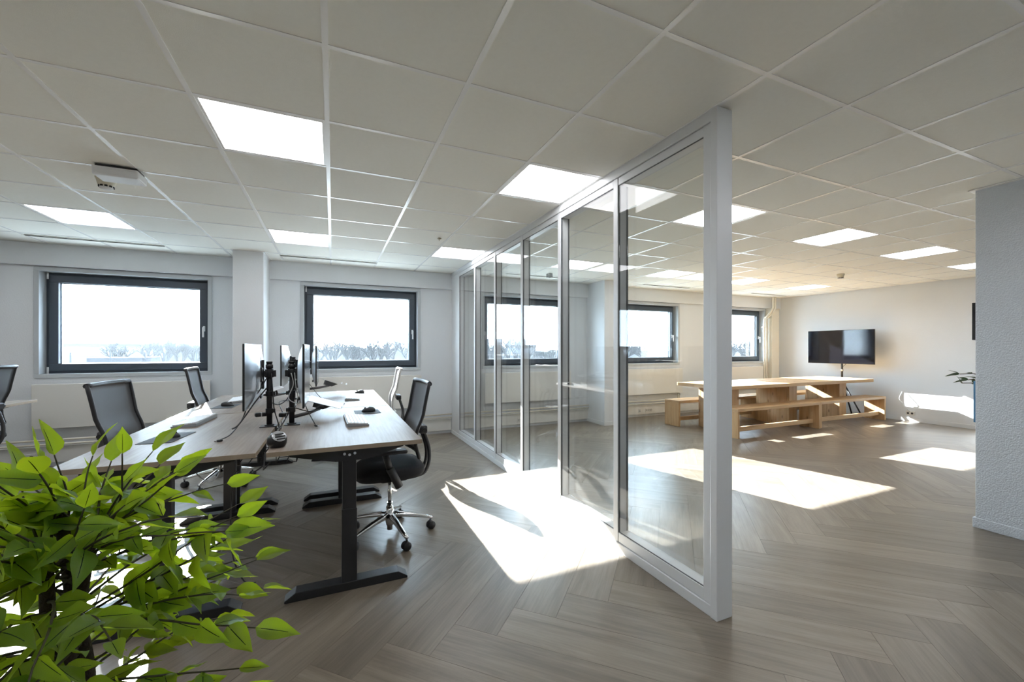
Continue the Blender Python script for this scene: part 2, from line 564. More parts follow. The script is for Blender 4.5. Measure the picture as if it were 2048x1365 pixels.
planks = []
rnd = random.Random(3)
G = 0.0007
for s in range(-14, 15):
    for i in range(-70, 71):
        for kind in (0, 1):
            if kind == 0:
                a0, a1, b0, b1 = i * PW, i * PW + PL, i * PW, i * PW + PW
            else:
                a0, a1, b0, b1 = i * PW, i * PW + PW, (i + 1) * PW, (i + 1) * PW + PL
            a0 += s * PL; a1 += s * PL; b0 -= s * PL; b1 -= s * PL
            a0 += G; a1 -= G; b0 += G; b1 -= G
            ou, ov = rnd.uniform(0, 60), rnd.uniform(0, 60)
            tone = rnd.random()
            poly = []
            for (a, b_) in ((a0, b0), (a1, b0), (a1, b1), (a0, b1)):
                p = ORG + ud * a + vd * b_
                lu, lv = (a - a0, b_ - b0) if kind == 0 else (b_ - b0, a - a0)
                poly.append((p.x, p.y, lu + ou, lv + ov))
            if all(q[0] < X0 for q in poly) or all(q[0] > X1 for q in poly) or all(q[1] < YB for q in poly) or all(q[1] > YW for q in poly):
                continue
            poly = clip_poly(poly, X0, X1, YB, YW)
            if len(poly) < 3: continue
            cx = sum(q[0] for q in poly) / len(poly); cy = sum(q[1] for q in poly) / len(poly)
            px = cam_px((cx, cy, 0))
            vis = px[2] > 0.3 and -150 < px[0] < 2200 and px[1] < 1560
            planks.append((0 if vis else 1, (cx * cx + cy * cy), poly, tone))
planks.sort(key=lambda t: (t[0], t[1]))
def plank_geo(mb, poly, tone):
    n = len(poly)
    vs = [(q[0], q[1], 0.0) for q in poly] + [(q[0], q[1], -0.004) for q in poly]
    fs = [tuple(range(n))] + [(k, n + k, n + (k + 1) % n, (k + 1) % n) for k in range(n)]
    top = [(q[2], q[3]) for q in poly]
    nrm = (Vector(vs[1]) - Vector(vs[0])).cross(Vector(vs[2]) - Vector(vs[1]))
    if nrm.z < 0:
        fs = [f[::-1] for f in fs]
        uvs = [top[::-1]] + [[top[(k + 1) % n], top[(k + 1) % n], top[k], top[k]] for k in range(n)]
    else:
        uvs = [top] + [[top[k], top[k], top[(k + 1) % n], top[(k + 1) % n]] for k in range(n)]
    mb.add(vs, fs, uvs, tone=tone)
rest = MB()
for k, (vis, dist, poly, tone) in enumerate(planks):
    if k < 300:
        mb = MB(); plank_geo(mb, poly, tone); mb.obj('floor_plank', 'floor', floor)
    else:
        plank_geo(rest, poly, tone)
if rest.f:
    tag(rest.obj('far_floor_planks', 'floor', floor), kind='stuff')

# ------------------------------------------------------------------ ceiling: mineral tiles in a metal grid
GX, GY, T = -0.029, 1.8129, 0.6
LIGHTS = [(i, j) for j in (-3, 1, 5) for i in (-7, -4, -1, 2, 5, 8, 11, 14)]
ceiling = MB().box(X0, X1, YB, YW, CEIL + 0.03, CEIL + 0.2).obj('ceiling', 'wall')
tag(ceiling, 'suspended ceiling of pale mineral tiles in a white grid', None, None, 'structure')
i0, i1 = int(math.floor((X0 - GX) / T)), int(math.ceil((X1 - GX) / T))
j0, j1 = int(math.floor((YB - GY) / T)), int(math.ceil((YW - GY) / T))
tiles = []
BW = 0.012
for i in range(i0, i1):
    for j in range(j0, j1):
        if (i, j) in LIGHTS: continue
        xa, xb = max(X0, GX + i * T), min(X1, GX + (i + 1) * T)
        ya, yb = max(YB, GY + j * T), min(YW, GY + (j + 1) * T)
        if xb - xa < 0.03 or yb - ya < 0.03: continue
        px = cam_px(((xa + xb) / 2, (ya + yb) / 2, CEIL))
        vis = px[2] > 0.3 and -250 < px[0] < 2300 and px[1] > -250
        full = (xb - xa > 0.599 and yb - ya > 0.599)
        tiles.append((0 if vis else 1, px[2], xa, xb, ya, yb, full))
tiles.sort()
tile_mesh = MB().box(-0.294, 0.294, -0.294, 0.294, 0.003, 0.022).mesh('ceiling_tile', M['tile'])
rest = MB()
for k, (vis, d, xa, xb, ya, yb, full) in enumerate(tiles):
    if k < 300 and vis == 0:
        if full:
            o = link_copy(tile_mesh, 'ceiling_tile', ceiling, ((xa + xb) / 2, (ya + yb) / 2, CEIL))
        else:
            MB().box(xa + .006, xb - .006, ya + .006, yb - .006, CEIL + 0.003, CEIL + 0.022).obj('ceiling_tile', 'tile', ceiling)
    else:
        rest.box(xa + .006, xb - .006, ya + .006, yb - .006, CEIL + 0.003, CEIL + 0.022)
if rest.f:
    tag(rest.obj('other_ceiling_tiles', 'tile', ceiling), kind='stuff')
for i in range(i0 + 1, i1):
    x = GX + i * T
    MB().box(x - BW, x + BW, YB, YW, CEIL, CEIL + 0.004).obj('grid_bar', 'bar', ceiling)
for j in range(j0 + 1, j1):
    y = GY + j * T
    MB().box(X0, X1, y - BW * 0.9, y + BW * 0.9, CEIL + 0.0004, CEIL + 0.004).obj('grid_bar', 'bar', ceiling)

# recessed LED panels
lamp_frame = MB()
for (a, b_, c, d) in ((-.288, .288, -.288, -.274), (-.288, .288, .274, .288), (-.288, -.274, -.274, .274), (.274, .288, -.274, .274)):
    lamp_frame.box(a, b_, c, d, 0.002, 0.02)
lamp_frame = lamp_frame.mesh('frame', M['bar'])
lamp_diff = MB().box(-.274, .274, -.274, .274, 0.006, 0.016).mesh('diffuser', M['panel'])
ROOM_L = {(-4, 1): 'square ceiling light panel at the far left of the desk room, nearer row',
          (-4, 5): 'square ceiling light panel left of the emergency lamp, near the left window',
          (-1, 1): 'largest square ceiling light panel, above the front desks',
          (-1, 5): 'square ceiling light panel in front of the white column',
          (2, 1): 'square ceiling light panel touching the glass partition, nearer one',
          (2, 5): 'square ceiling light panel touching the glass partition, by the window wall',
          (5, 1): 'square ceiling light panel seen behind the partition end post',
          (5, 5): 'square ceiling light panel above the column seen through the glass',
          (8, 1): 'square ceiling light panel right of the partition post, nearer row',
          (8, 5): 'square ceiling light panel seen through the front pane, above the pine table end',
          (11, 1): 'square ceiling light panel second right of the partition post, nearer row',
          (11, 5): 'square ceiling light panel just right of the partition post, window row',
          (14, 1): 'square ceiling light panel cut off by the grey wall end',
          (14, 5): 'square ceiling light panel nearest the television corner'}
for (i, j) in LIGHTS:
    x, y = GX + (i + .5) * T, GY + (j + .5) * T
    if not (X0 + .3 < x < X1 - .3 and YB + .3 < y < YW - .3): continue
    if j == -3 and 4.4 < x < 5.2: continue
    t = empty('ceiling_light', (x, y, CEIL), 0, ROOM_L.get((i, j)) or 'square ceiling light panel out of view, %s along its row, %s' % (['first', 'second', 'third', 'fourth', 'fifth', 'sixth', 'seventh', 'eighth'][(i + 7) // 3], 'behind the viewpoint' if j < 0 else ('nearer row' if j == 1 else 'window row')), 'ceiling light', 'square ceiling light panels')
    link_copy(lamp_frame, 'frame', t)
    link_copy(lamp_diff, 'diffuser', t)

# slot air vents along the window side
SLOTS = [(-3.03, 'dark slot vent in the ceiling above the left window'), (-0.63, 'dark slot vent in the ceiling above the middle window of the desk room'),
         (2.57, 'dark slot vent in the ceiling seen through the far glass panes'), (5.38, 'dark slot vent in the ceiling above the window left of the partition post'),
         (8.40, 'dark slot vent in the ceiling above the corner pipes')]
for x, lab in SLOTS:
    t = empty('slot_vent', (x, 6.11, CEIL), 0, lab, 'vent', 'slot vents along the window side')
    MB().box(0, 1.2, -.024, .024, -.0035, -.001).obj('dark_slot', 'shadow_gap', t)
    MB().box(-.008, 1.208, -.029, -.024, -.005, 0).box(-.008, 1.208, .024, .029, -.005, 0).box(-.008, 0, -.024, .024, -.005, 0).box(1.2, 1.208, -.024, .024, -.005, 0).obj('frame', 'tile', t)

# ------------------------------------------------------------------ walls
def wall_with_holes(name, x0, x1, y0, y1, z0, z1, holes, mat):
    xs = sorted({x0, x1, *[h[0] for h in holes], *[h[1] for h in holes]})
    mb = MB()
    for a, b_ in zip(xs[:-1], xs[1:]):
        hs = [h for h in holes if h[0] <= a + 1e-6 and h[1] >= b_ - 1e-6]
        if hs:
            mb.box(a, b_, y0, y1, z0, hs[0][2]); mb.box(a, b_, y0, y1, hs[0][3], z1)
        else:
            mb.box(a, b_, y0, y1, z0, z1)
    return tag(mb.obj(name, mat), kind='structure')
HO = 0.037
holes = [(a + HO, b_ - HO, WIN_Z0 + HO, WIN_Z1 - HO) for (a, b_) in WINS]
wall_with_holes('wall_window', X0 - .3, X1 + .3, YW, YE, -.12, CEIL + .2, holes, 'wall')
tag(MB().box(X0 - .3, X0, YB - .3, YW, -.12, CEIL + .2).obj('wall_left', 'wall'), kind='structure')
tag(MB().box(X1, X1 + .3, YB - .3, YW, -.12, CEIL + .2).obj('wall_right', 'wall'), kind='structure')
tag(MB().box(X0, X1, YB - .3, YB, -.12, CEIL + .2).obj('wall_rear', 'wall'), kind='structure')
# bulkhead above the windows
tag(MB().box(X0, X1, YW - .055, YW, WIN_Z1 + .012, CEIL + .003).obj('trim_1', 'wall', bevel=.004), 'shallow white bulkhead running above the windows', None, None, 'structure')
# near wall end on the right
NWX, NWY = 4.53, 1.455
wr = tag(MB().box(NWX, NWX + .42, YB, NWY, 0, CEIL + .003).obj('wall_near', 'wall_rough', bevel=.004), 'rough plastered pale grey wall end at the right edge', None, None, 'structure')
MB().box(NWX - .012, NWX, YB, NWY + .012, 0, .075).box(NWX, NWX + .42, NWY, NWY + .012, 0, .075).obj('skirting', 'wall_rough', wr, bevel=.003)
MB().box(NWX - .03, NWX, YB, NWY + .03, CEIL - .006, CEIL + .001).box(NWX, NWX + .42, NWY, NWY + .03, CEIL - .006, CEIL + .001).obj('edge_trim', 'bar', wr)
# columns
def column(x0, x1, y0, lab):
    c = tag(MB().box(x0, x1, y0, YW, 0, CEIL + .003).obj('column', 'wall', bevel=.006), lab, 'column', None, 'structure')
    MB().box(x0 - .008, x1 + .008, y0 - .008, YW, 0, .07).obj('skirting', 'wall', c, bevel=.002)
    MB().box(x0 - .02, x1 + .02, y0 - .02, YW, CEIL - .005, CEIL + .001).obj('edge_trim', 'bar', c)
    return c
column(-1.13, -0.80, 5.985, 'white square column between the two windows of the desk room')
column(4.42, 4.74, 6.0, 'white square column seen through the glass panes')
# cable trunking and pipes along the window wall, low down
def run(x0, x1, tagno, lab):
    t = tag(empty('baseboard_window_' + tagno, (0, 0, 0)), lab, None, None, 'structure')
    MB().box(x0, x1, YW - .045, YW, .045, .235).obj('trunking', 'radiator', t, bevel=.004)
    MB().box(x0, x1, YW - .02, YW, 0, .045).obj('plinth', 'wall', t)
    MB().tube([(x0, YW - .075, .262), (x1, YW - .075, .262)], .012, 10).obj('heating_pipe', 'pipe', t)
    MB().tube([(x0, YW - .075, .312), (x1, YW - .075, .312)], .012, 10).obj('heating_pipe', 'pipe', t)
    return t
run(X0, -1.13, '1', 'cable trunking with two heating pipes left of the column')
run(-0.80, 1.77, '2', 'cable trunking with two heating pipes between column and partition')
run(1.87, 4.42, '3', 'cable trunking with two heating pipes behind the glass')
run(4.74, 9.30, '4', 'cable trunking with two heating pipes in the pine table room')
# skirting of the right wall
tag(MB().box(X1 - .012, X1, YB, YW, 0, .07).obj('baseboard_right', 'wall', bevel=.002), 'white skirting of the television wall', None, None, 'structure')

# ------------------------------------------------------------------ windows
def make_window(n, x0, x1, lab):
    w = tag(empty('window_%d' % n, (x0, YW, WIN_Z0)), lab, None, None, 'structure')
    W, Hh = x1 - x0, WIN_Z1 - WIN_Z0
    ft = 0.045
    mb = MB()     # light grey trim flush on the wall + reveal lining
    for (a, b_, c, d) in ((0, W, 0, ft), (0, W, Hh - ft, Hh), (0, ft, ft, Hh - ft), (W - ft, W, ft, Hh - ft)):
        mb.box(a, b_, -.022, .004, c, d)
    mb.obj('trim', 'trim_grey', w, bevel=.003)
    mb = MB()
    lt = .008
    for (a, b_, c, d) in ((ft - lt, W - ft + lt, ft - lt, ft), (ft - lt, W - ft + lt, Hh - ft, Hh - ft + lt), (ft - lt, ft, ft, Hh - ft), (W - ft, W - ft + lt, ft, Hh - ft)):
        mb.box(a, b_, 0, .12, c, d)
    mb.obj('reveal_lining', 'trim_grey', w)
    # fixed frame and sash
    yf0, yf1 = .115, .19
    e = .012
    def ring(mb, a, b_, c, d, t, y0, y1):
        mb.box(a, b_, y0, y1, c, c + t); mb.box(a, b_, y0, y1, d - t, d)
        mb.box(a, a + t, y0, y1, c + t, d - t); mb.box(b_ - t, b_, y0, y1, c + t, d - t)
    mb = MB(); ring(mb, ft, W - ft, ft, Hh - ft, .05, yf0, yf1); mb.obj('outer_frame', 'anthracite', w, bevel=.003)
    mb = MB(); ring(mb, ft + .03, W - ft - .03, ft + .03, Hh - ft - .03, .085, yf0 - .022, yf1 - .02); mb.obj('sash', 'anthracite', w, bevel=.004)
    a, b_, c, d = ft + .115, W - ft - .115, ft + .115, Hh - ft - .115
    mb = MB(); ring(mb, a - .004, b_ + .004, c - .004, d + .004, .012, yf1 - .045, yf1 - .028); mb.obj('spacer', 'steel', w)
    MB().box(a, b_, yf1 - .050, yf1 - .044, c, d).obj('pane', 'window_glass', w)
    MB().box(a, b_, yf1 - .028, yf1 - .022, c, d).obj('pane', 'window_glass', w)
    h = MB().box(W - ft - .078, W - ft - .052, yf0 - .033, yf0 - .022, Hh * .47 - .035, Hh * .47 + .035).obj('handle_plate', 'white_metal', w, bevel=.003)
    MB().cyl((W - ft - .065, yf0 - .065, Hh * .47 + .01), .009, .034, 10, 'y').box(W - ft - .075, W - ft - .055, yf0 - .078, yf0 - .062, Hh * .47 - .115, Hh * .47 + .02).obj('handle', 'white_metal', w, bevel=.004)
    for z in (ft + .035, Hh - ft - .035):
        MB().cyl((ft + .022, yf0 - .024, z - .045), .010, .09, 10).obj('hinge', 'white_metal', w)
    MB().box(-.02, W + .02, .2, .40, -.035, -.012).obj('outer_sill', 'trim_grey', w)
    return w
WL = ['wide dark-framed window on the far left, roofs and a tower outside',
      'dark-framed window right of the white column, bare trees outside', 'dark-framed window seen through the far glass panes',
      'dark-framed window just left of the partition end post', 'dark-framed window in the corner beside the pipes']
for n, ((a, b_), lab) in enumerate(zip(WINS, WL), 1):
    make_window(n, a, b_, lab)

# radiators below the windows
def radiator(x0, x1, lab):
    t = empty('radiator', (x0, YW, .44), 0, lab, 'radiator', 'flat panel radiators under the windows')
    W = x1 - x0
    MB().box(0, W, -.105, -.09, .01, .515).obj('front_panel', 'radiator', t, bevel=.004)
    mb = MB()
    for k in range(24):
        x = .03 + (W - .06) * k / 23
        mb.box(x - .012, x + .012, -.088, -.045, .03, .495)
    mb.obj('fin_pack', 'radiator', t)
    MB().box(0, W, -.105, -.03, .515, .522).obj('top_grille', 'radiator', t, bevel=.002)
    MB().box(.12, .15, -.045, 0, .1, .42).box(W - .15, W - .12, -.045, 0, .1, .42).obj('bracket', 'radiator', t)
    MB().tube([(W - .05, -.06, .02), (W - .05, -.06, -.12)], .009, 8).tube([(W - .09, -.06, .02), (W - .09, -.06, -.17)], .009, 8).obj('connector_pipe', 'pipe', t)
    MB().cyl((W - .05, -.06, -.05), .018, .04, 12).obj('valve', 'steel', t)
    return t
for (a, b_), lab in zip(WINS, ['cream panel radiator under the far left window',
                               'cream panel radiator behind the right-hand desks', 'cream panel radiator seen through the far glass panes',
                               'cream panel radiator left of the pine bench end', 'cream panel radiator behind the pine table']):
    if a < X0: continue
    radiator(a + .02, b_ - (.20 if b_ > 9 else 0), lab)

# sockets on the trunking
def socket(x, n, lab):
    t = empty('wall_socket', (x, YW - .045, .085), 0, lab, 'socket', 'sockets on the trunking')
    W = .055 * n + .01
    MB().box(0, W, -.010, 0, 0, .075).obj('face_plate', 'socket', t, bevel=.002)
    for k in range(n):
        MB().cyl((.0325 + .055 * k, -.013, .0375), .02, .003, 14, 'y').obj('outlet', 'charcoal', t)
        MB().cyl((.0325 + .055 * k, -.0145, .0375), .013, .0015, 12, 'y').obj('outlet_insert', 'socket', t)
socket(-3.31, 3, 'triple wall socket below the far left window')
socket(-3.60, 2, 'white socket plate at the left edge beside the triple socket')
socket(2.95, 3, 'white triple socket seen through the glass')
socket(5.62, 1, 'single dark socket left of the pine bench')
socket(5.80, 3, 'small triple socket left of the pine bench')

# pipes and pilaster in the far corner
t = empty('corner_pilaster', (9.52, YW, 0), 0, 'beige boxed pilaster in the far corner', 'pilaster')
MB().box(0, .26, -.16, 0, 0, 2.30).obj('casing', 'pipe', t, bevel=.01)
MB().box(-.01, .27, -.17, 0, 2.30, 2.33).box(-.005, .265, -.165, 0, 2.25, 2.262).obj('cap', 'pipe', t, bevel=.004)
for k, (dx, lab) in enumerate(((0.0, 'beige riser pipe nearest the corner window'), (0.075, 'beige riser pipe beside the boxed pilaster'))):
    x = 9.375 + dx
    t = empty('riser_pipe', (x, YW, 0), 0, lab, 'pipe', 'riser pipes in the far corner')
    MB().tube(catmull([(0, -.07, 0), (0, -.07, 1.0), (0, -.07, 2.0), (.0, -.11, 2.12), (.04, -.19, 2.22), (.10, -.21, 2.33), (.105, -.21, 2.42), (.105, -.21, CEIL)], 5), .022, 12).obj('pipe_run', 'pipe', t)
    for z in (.5, 1.88):
        MB().cyl((0, -.07, z), .028, .018, 14).box(-.008, .008, -.05, 0, z, z + .018).obj('clip', 'pipe', t)

# ------------------------------------------------------------------ glass partition
PX0, PX1 = 1.772, 1.862
PY = [1.495 + 0.7623 * k for k in range(7)]
part = empty('glass_partition', (PX0, PY[0], 0), 0, 'white framed full-height glass partition dividing the two rooms', 'partition')
LX = lambda x: x - PX0
LY = lambda y: y - PY[0]
def pbox(mb, x0, x1, y0, y1, z0, z1):
    return mb.box(LX(x0), LX(x1), LY(y0), LY(y1), z0, z1)
pbox(MB(), PX0 - .006, PX1 + .006, PY[0] - .02, YW - .055, 0, .058).obj('floor_rail', 'white_metal', part, bevel=.003)
pbox(MB(), PX0 - .006, PX1 + .006, PY[0] - .02, YW - .055, 2.535, CEIL).obj('ceiling_rail', 'white_metal', part, bevel=.003)
pbox(MB(), PX0 - .010, PX1 + .010, PY[0] - .03, PY[0] + .012, 0, CEIL).obj('end_post', 'white_metal', part, bevel=.004)
for k in range(7):
    y = PY[k] + (.014 if k == 0 else 0)
    pbox(MB(), PX0, PX1, y, y + .048, .06, 2.533).obj('stud', 'white_metal', part, bevel=.003)
    if k:
        pbox(MB(), PX0 + .005, PX0 + .0175, y - .0035, y, .06, 2.533).obj('seal', 'seal', part)
        pbox(MB(), PX1 - .0175, PX1 - .005, y - .0035, y, .06, 2.533).obj('seal', 'seal', part)
for k in range(6):
    ya, yb = PY[k] + (.062 if k == 0 else .048), PY[k + 1] - .004
    pbox(MB(), PX0 + .002, PX1 - .002, ya, yb, .062, .125).obj('bottom_frame', 'white_metal', part, bevel=.003)
    pbox(MB(), PX0 + .002, PX1 - .002, ya, yb, 2.482, 2.531).obj('top_frame', 'white_metal', part, bevel=.003)
    mb = MB()
    pbox(mb, PX0 + .006, PX0 + .012, ya, yb, .125, .129); pbox(mb, PX0 + .006, PX0 + .012, ya, yb, 2.478, 2.482)
    mb.obj('gasket', 'seal', part)
    pbox(MB(), PX0 + .008, PX0 + .014, ya, yb, .125, 2.482).obj('pane', 'partition_glass', part)
    pbox(MB(), PX1 - .014, PX1 - .008, ya, yb, .125, 2.482).obj('pane', 'partition_glass', part)
pbox(MB(), PX0 + .004, PX1 - .004, PY[6] + .048, YW - .056, .058, 2.535).obj('solid_panel', 'white_metal', part, bevel=.003)

# ------------------------------------------------------------------ sit-stand desks
DZ = 0.832
def make_desk():
    r = empty('sit_stand_desk')
    MB().box(0, .8, .0, 1.596, DZ - .0245, DZ, grain='y', off=(3.1, 1.7)).obj('desktop', 'desk', r, bevel=.0012)
    mb = MB()
    mb.box(-.0006, .8006, -.0016, 0, DZ - .0245, DZ - .0006); mb.box(-.0006, .8006, 1.596, 1.5976, DZ - .0245, DZ - .0006)
    mb.box(-.0016, 0, 0, 1.596, DZ - .0245, DZ - .0006); mb.box(.8, .8016, 0, 1.596, DZ - .0245, DZ - .0006)
    mb.obj('edge_band', 'edge', r)
    for s in (0, 1):
        y0 = .045 if s == 0 else 1.596 - .125
        # foot with chamfered ends
        f = MB().prism([(.075, 0), (.725, 0), (.725, .012), (.672, .048), (.128, .048), (.075, .012)], y0, y0 + .08, axis='y').obj('foot', 'black_metal', r, bevel=.003)
        for x in (.115, .685):
            MB().cyl((x, y0 + .04, 0), .022, .006, 14).obj('glide', 'black_plastic', f)
        c = MB().box(.36, .442, y0 + .008, y0 + .066, .04, .46).obj('lower_column', 'black_metal', r, bevel=.003)
        MB().box(.364, .438, y0 + .012, y0 + .062, .44, DZ - .03).obj('upper_column', 'black_metal', r, bevel=.003)
        # bracket plate carrying the top
        yb = y0 + .0 if s == 0 else y0 + .072
        b = MB().prism([(.10, DZ - .0255), (.70, DZ - .0255), (.70, DZ - .04), (.50, DZ - .095), (.33, DZ - .095), (.10, DZ - .045)], yb, yb + .005, axis='y').obj('bracket', 'black_metal', r)
        MB().box(.10, .70, y0, y0 + .07, DZ - .032, DZ - .0255).obj('bracket_flange', 'black_metal', r)
        for (bx, bz) in ((.375, DZ - .055), (.402, DZ - .062), (.43, DZ - .055)):
            yy = yb - .004 if s == 0 else yb + .005
            MB().cyl((bx, yy, bz), .0075, .004, 12, 'y').obj('bolt', 'steel', b)
    MB().box(.33, .355, .11, 1.48, DZ - .06, DZ - .03).box(.445, .47, .11, 1.48, DZ - .06, DZ - .03).obj('crossbar', 'black_metal', r)
    MB().box(.40, .52, .72, .98, DZ - .075, DZ - .03).obj('control_box', 'black_plastic', r, bevel=.006)
    return r
dk = make_desk()
DESKS = [((-.315, 2.452), 'grey oak sit-stand desk nearest the partition, front right of the four'),
         ((-.315, 4.062), 'grey oak sit-stand desk by the window, rear right of the four'),
         ((-1.168, 2.468), 'grey oak sit-stand desk behind the leafy plant, front left of the four'),
         ((-1.168, 4.078), 'grey oak sit-stand desk near the column, rear left of the four'),
         ((-3.675, 4.40), 'desk corner jutting in at the left edge below the far left window')]
for k, ((x, y), lab) in enumerate(DESKS):
    o = dk if k == 0 else copy_tree(dk)
    o.location = (x, y, 0)
    tag(o, lab, 'desk', 'sit-stand desks')

# cable trays and the loose cable bar under the front desks
for (x, y, lab) in ((-.29, 2.62, 'black wire cable tray under the front right desk'), (-.48, 2.66, 'black wire cable tray under the front left desk')):
    t = empty('cable_tray', (x, y, DZ - .10), 0, lab, 'cable tray', 'cable trays under the desks')
    for k in range(9):
        yy = .0 + 1.1 * k / 8
        MB().tube([(0, yy, .07), (0, yy, .0), (.10, yy, .0), (.10, yy, .07)], .003, 5).obj('cross_wire', 'black_metal', t)
    for (a, b_) in ((0, .07), (0, 0), (.05, 0), (.10, 0), (.10, .07)):
        MB().tube([(a, 0, b_), (a, 1.1, b_)], .003, 5).obj('long_wire', 'black_metal', t)

# ------------------------------------------------------------------ office chairs (face +x at rotation 0)
def make_chair(mesh='mesh_dark', frame='black_plastic'):
    r = empty('office_chair')
    # five-star chrome base
    MB().lathe([(0, .075), (.026, .075), (.03, .10), (.034, .12), (.034, .155), (.026, .175), (.026, .21), (0, .21)], seg=20).obj('base_hub', 'chrome', r)
    leg = MB()
    def legsec(u):
        x = .025 + .285 * u
        z = .150 - .062 * u ** 1.3
        return x, z, .024 * (1 - u) + .013 * u, .020 * (1 - u) + .009 * u
    sec = [legsec(k / 6) for k in range(7)]
    vs, fs = [], []
    for (x, z, w, h) in sec:
        for (a, b_) in ((-1, -.7), (-.75, -1), (.75, -1), (1, -.7), (1, .3), (.45, 1), (-.45, 1), (-1, .3)):
            vs.append((x, w * a, z + h * b_))
    for i in range(6):
        for k in range(8):
            fs.append((i * 8 + k, (i + 1) * 8 + k, (i + 1) * 8 + (k + 1) % 8, i * 8 + (k + 1) % 8))
    fs.append(tuple(range(8))); fs.append(tuple(48 + k for k in range(8))[::-1])
    leg.add(vs, fs, smooth=True)
    legm = leg.mesh('base_leg', M['chrome'])
    cas = MB()
    for s in (-1, 1):
        prof = [(0, 0), (.020, 0), (.029, .003), (.030, .008), (.030, .016), (.026, .021), (0, .022)]
        cc = MB().lathe(prof, seg=18)
        cas.add([(p[0], s * (.004 + p[2]), .030 + p[1]) for p in cc.v], [f if s < 0 else f[::-1] for f in cc.f], smooth=True)
    cas.tube([(-.004, 0, .03), (-.004, 0, .075)], .008, 8).tube([(0, -.02, .03), (0, .02, .03)], .006, 8)
    casm = cas.mesh('caster', M['black_plastic'])
    for k in range(5):
        a = 2 * math.pi * k / 5
        l = link_copy(legm, 'base_leg', r, (0, 0, 0), (0, 0, a))
        link_copy(casm, 'caster', l, (.300, 0, 0), (0, 0, 1.1 * k + .4))
    MB().cyl((0, 0, .04), .020, .20, 16).cyl((0, 0, .20), .014, .24, 16).obj('gas_lift', 'chrome', r)
    # mechanism
    MB().prism([(-.16, .455), (.13, .455), (.13, .43), (.06, .405), (-.10, .405), (-.16, .43)], -.075, .075, axis='y').obj('tilt_mechanism', 'black_plastic', r, bevel=.006)
    MB().tube([(.03, -.07, .43), (.03, -.20, .43)], .007, 8).tube([(.03, -.20, .43), (.03, -.25, .43)], .013, 8).obj('lever', 'black_plastic', r)
    # seat cushion: superellipse slab with waterfall front
    def seat_layer(scale, z, droop):
        out = []
        for k in range(36):
            a = 2 * math.pi * k / 36
            ca, sa = math.cos(a), math.sin(a)
            x = .245 * math.copysign(abs(ca) ** .55, ca) * scale
            y = .245 * math.copysign(abs(sa) ** .55, sa) * scale
            zz = z - droop * max(0, (x - .10) / .145) ** 2
            out.append((x + .01, y, zz))
        return out
    lay = [seat_layer(.80, .452, .0), seat_layer(.93, .460, .01), seat_layer(1.0, .487, .02), seat_layer(.99, .515, .03), seat_layer(.93, .533, .035), seat_layer(.70, .541, .03), seat_layer(.35, .536, .0)]
    vs = [p for l in lay for p in l]
    fs = []
    for i in range(len(lay) - 1):
        for k in range(36):
            fs.append((i * 36 + k, i * 36 + (k + 1) % 36, (i + 1) * 36 + (k + 1) % 36, (i + 1) * 36 + k))
    fs.append(tuple(range(36))[::-1]); fs.append(tuple((len(lay) - 1) * 36 + k for k in range(36)))
    MB().add(vs, fs, smooth=True).obj('seat', 'black_fabric', r)
    # backrest: frame plus taut mesh
    def bx(t):      # depth of the back surface by height fraction
        return -.165 + .030 * math.sin(math.pi * min(1, t / .55)) * (1 if t < .55 else 0) - .085 * max(0, t - .15) ** 1.35
    def bpt(u, t):
        y = (u - .5) * (.44 + .03 * t)
        z = .60 + .52 * t
        x = bx(t) - .028 * (1 - (2 * u - 1) ** 2)
        return (x, y, z)
    loop = [bpt(0, k / 12) for k in range(13)] + [bpt(k / 8, 1) for k in range(1, 9)] + [bpt(1, 1 - k / 12) for k in range(1, 13)] + [bpt(1 - k / 8, 0) for k in range(1, 9)]
    MB().tube(loop, .0125, 8).obj('back_frame', frame, r)
    MB().grid(lambda u, t: bpt(.01 + .98 * u, .01 + .98 * t), 10, 14, thick=.002).obj('back_mesh', mesh, r)
    MB().tube([(p[0] - .004, p[1], p[2]) for p in [bpt(k / 8, 1) for k in range(9)]], .017, 8).obj('top_rail', frame, r)
    # curved support bar from under the seat
    path = catmull([(-.10, 0, .43), (-.19, 0, .425), (-.25, 0, .445), (-.282, 0, .52), (-.280, 0, .62), (-.250, 0, .72), (-.215, 0, .80)], 5)
    mb = MB()
    for s in (-1, 1):
        mb.tube([(p.x, s * .045, p.z) for p in path], .014, 8)
    mb.obj('back_support', 'charcoal', r)
    MB().box(-.258, -.20, -.10, .10, .74, .80).obj('lumbar_mount', 'charcoal', r, bevel=.012)
    for s in (-1, 1):
        MB().cyl((-.232, s * .10 - (.02 if s < 0 else 0), .77), .016, .02, 12, 'y').obj('lumbar_knob', 'black_plastic', r)
    # armrests
    for s in (-1, 1):
        a = MB().tube([(-.02, s * .12, .435), (-.02, s * .26, .435)], .016, 8).tube([(-.02, s * .262, .43), (.045, s * .268, .565)], .027, 12).tube([(.045, s * .268, .565), (.075, s * .27, .665)], .022, 12).obj('arm_post', 'charcoal', r)
        MB().box(-.07, .17, s * .27 - .04, s * .27 + .04, .66, .685).obj('arm_pad', 'black_plastic', a, bevel=.012, seg=3)
    return r

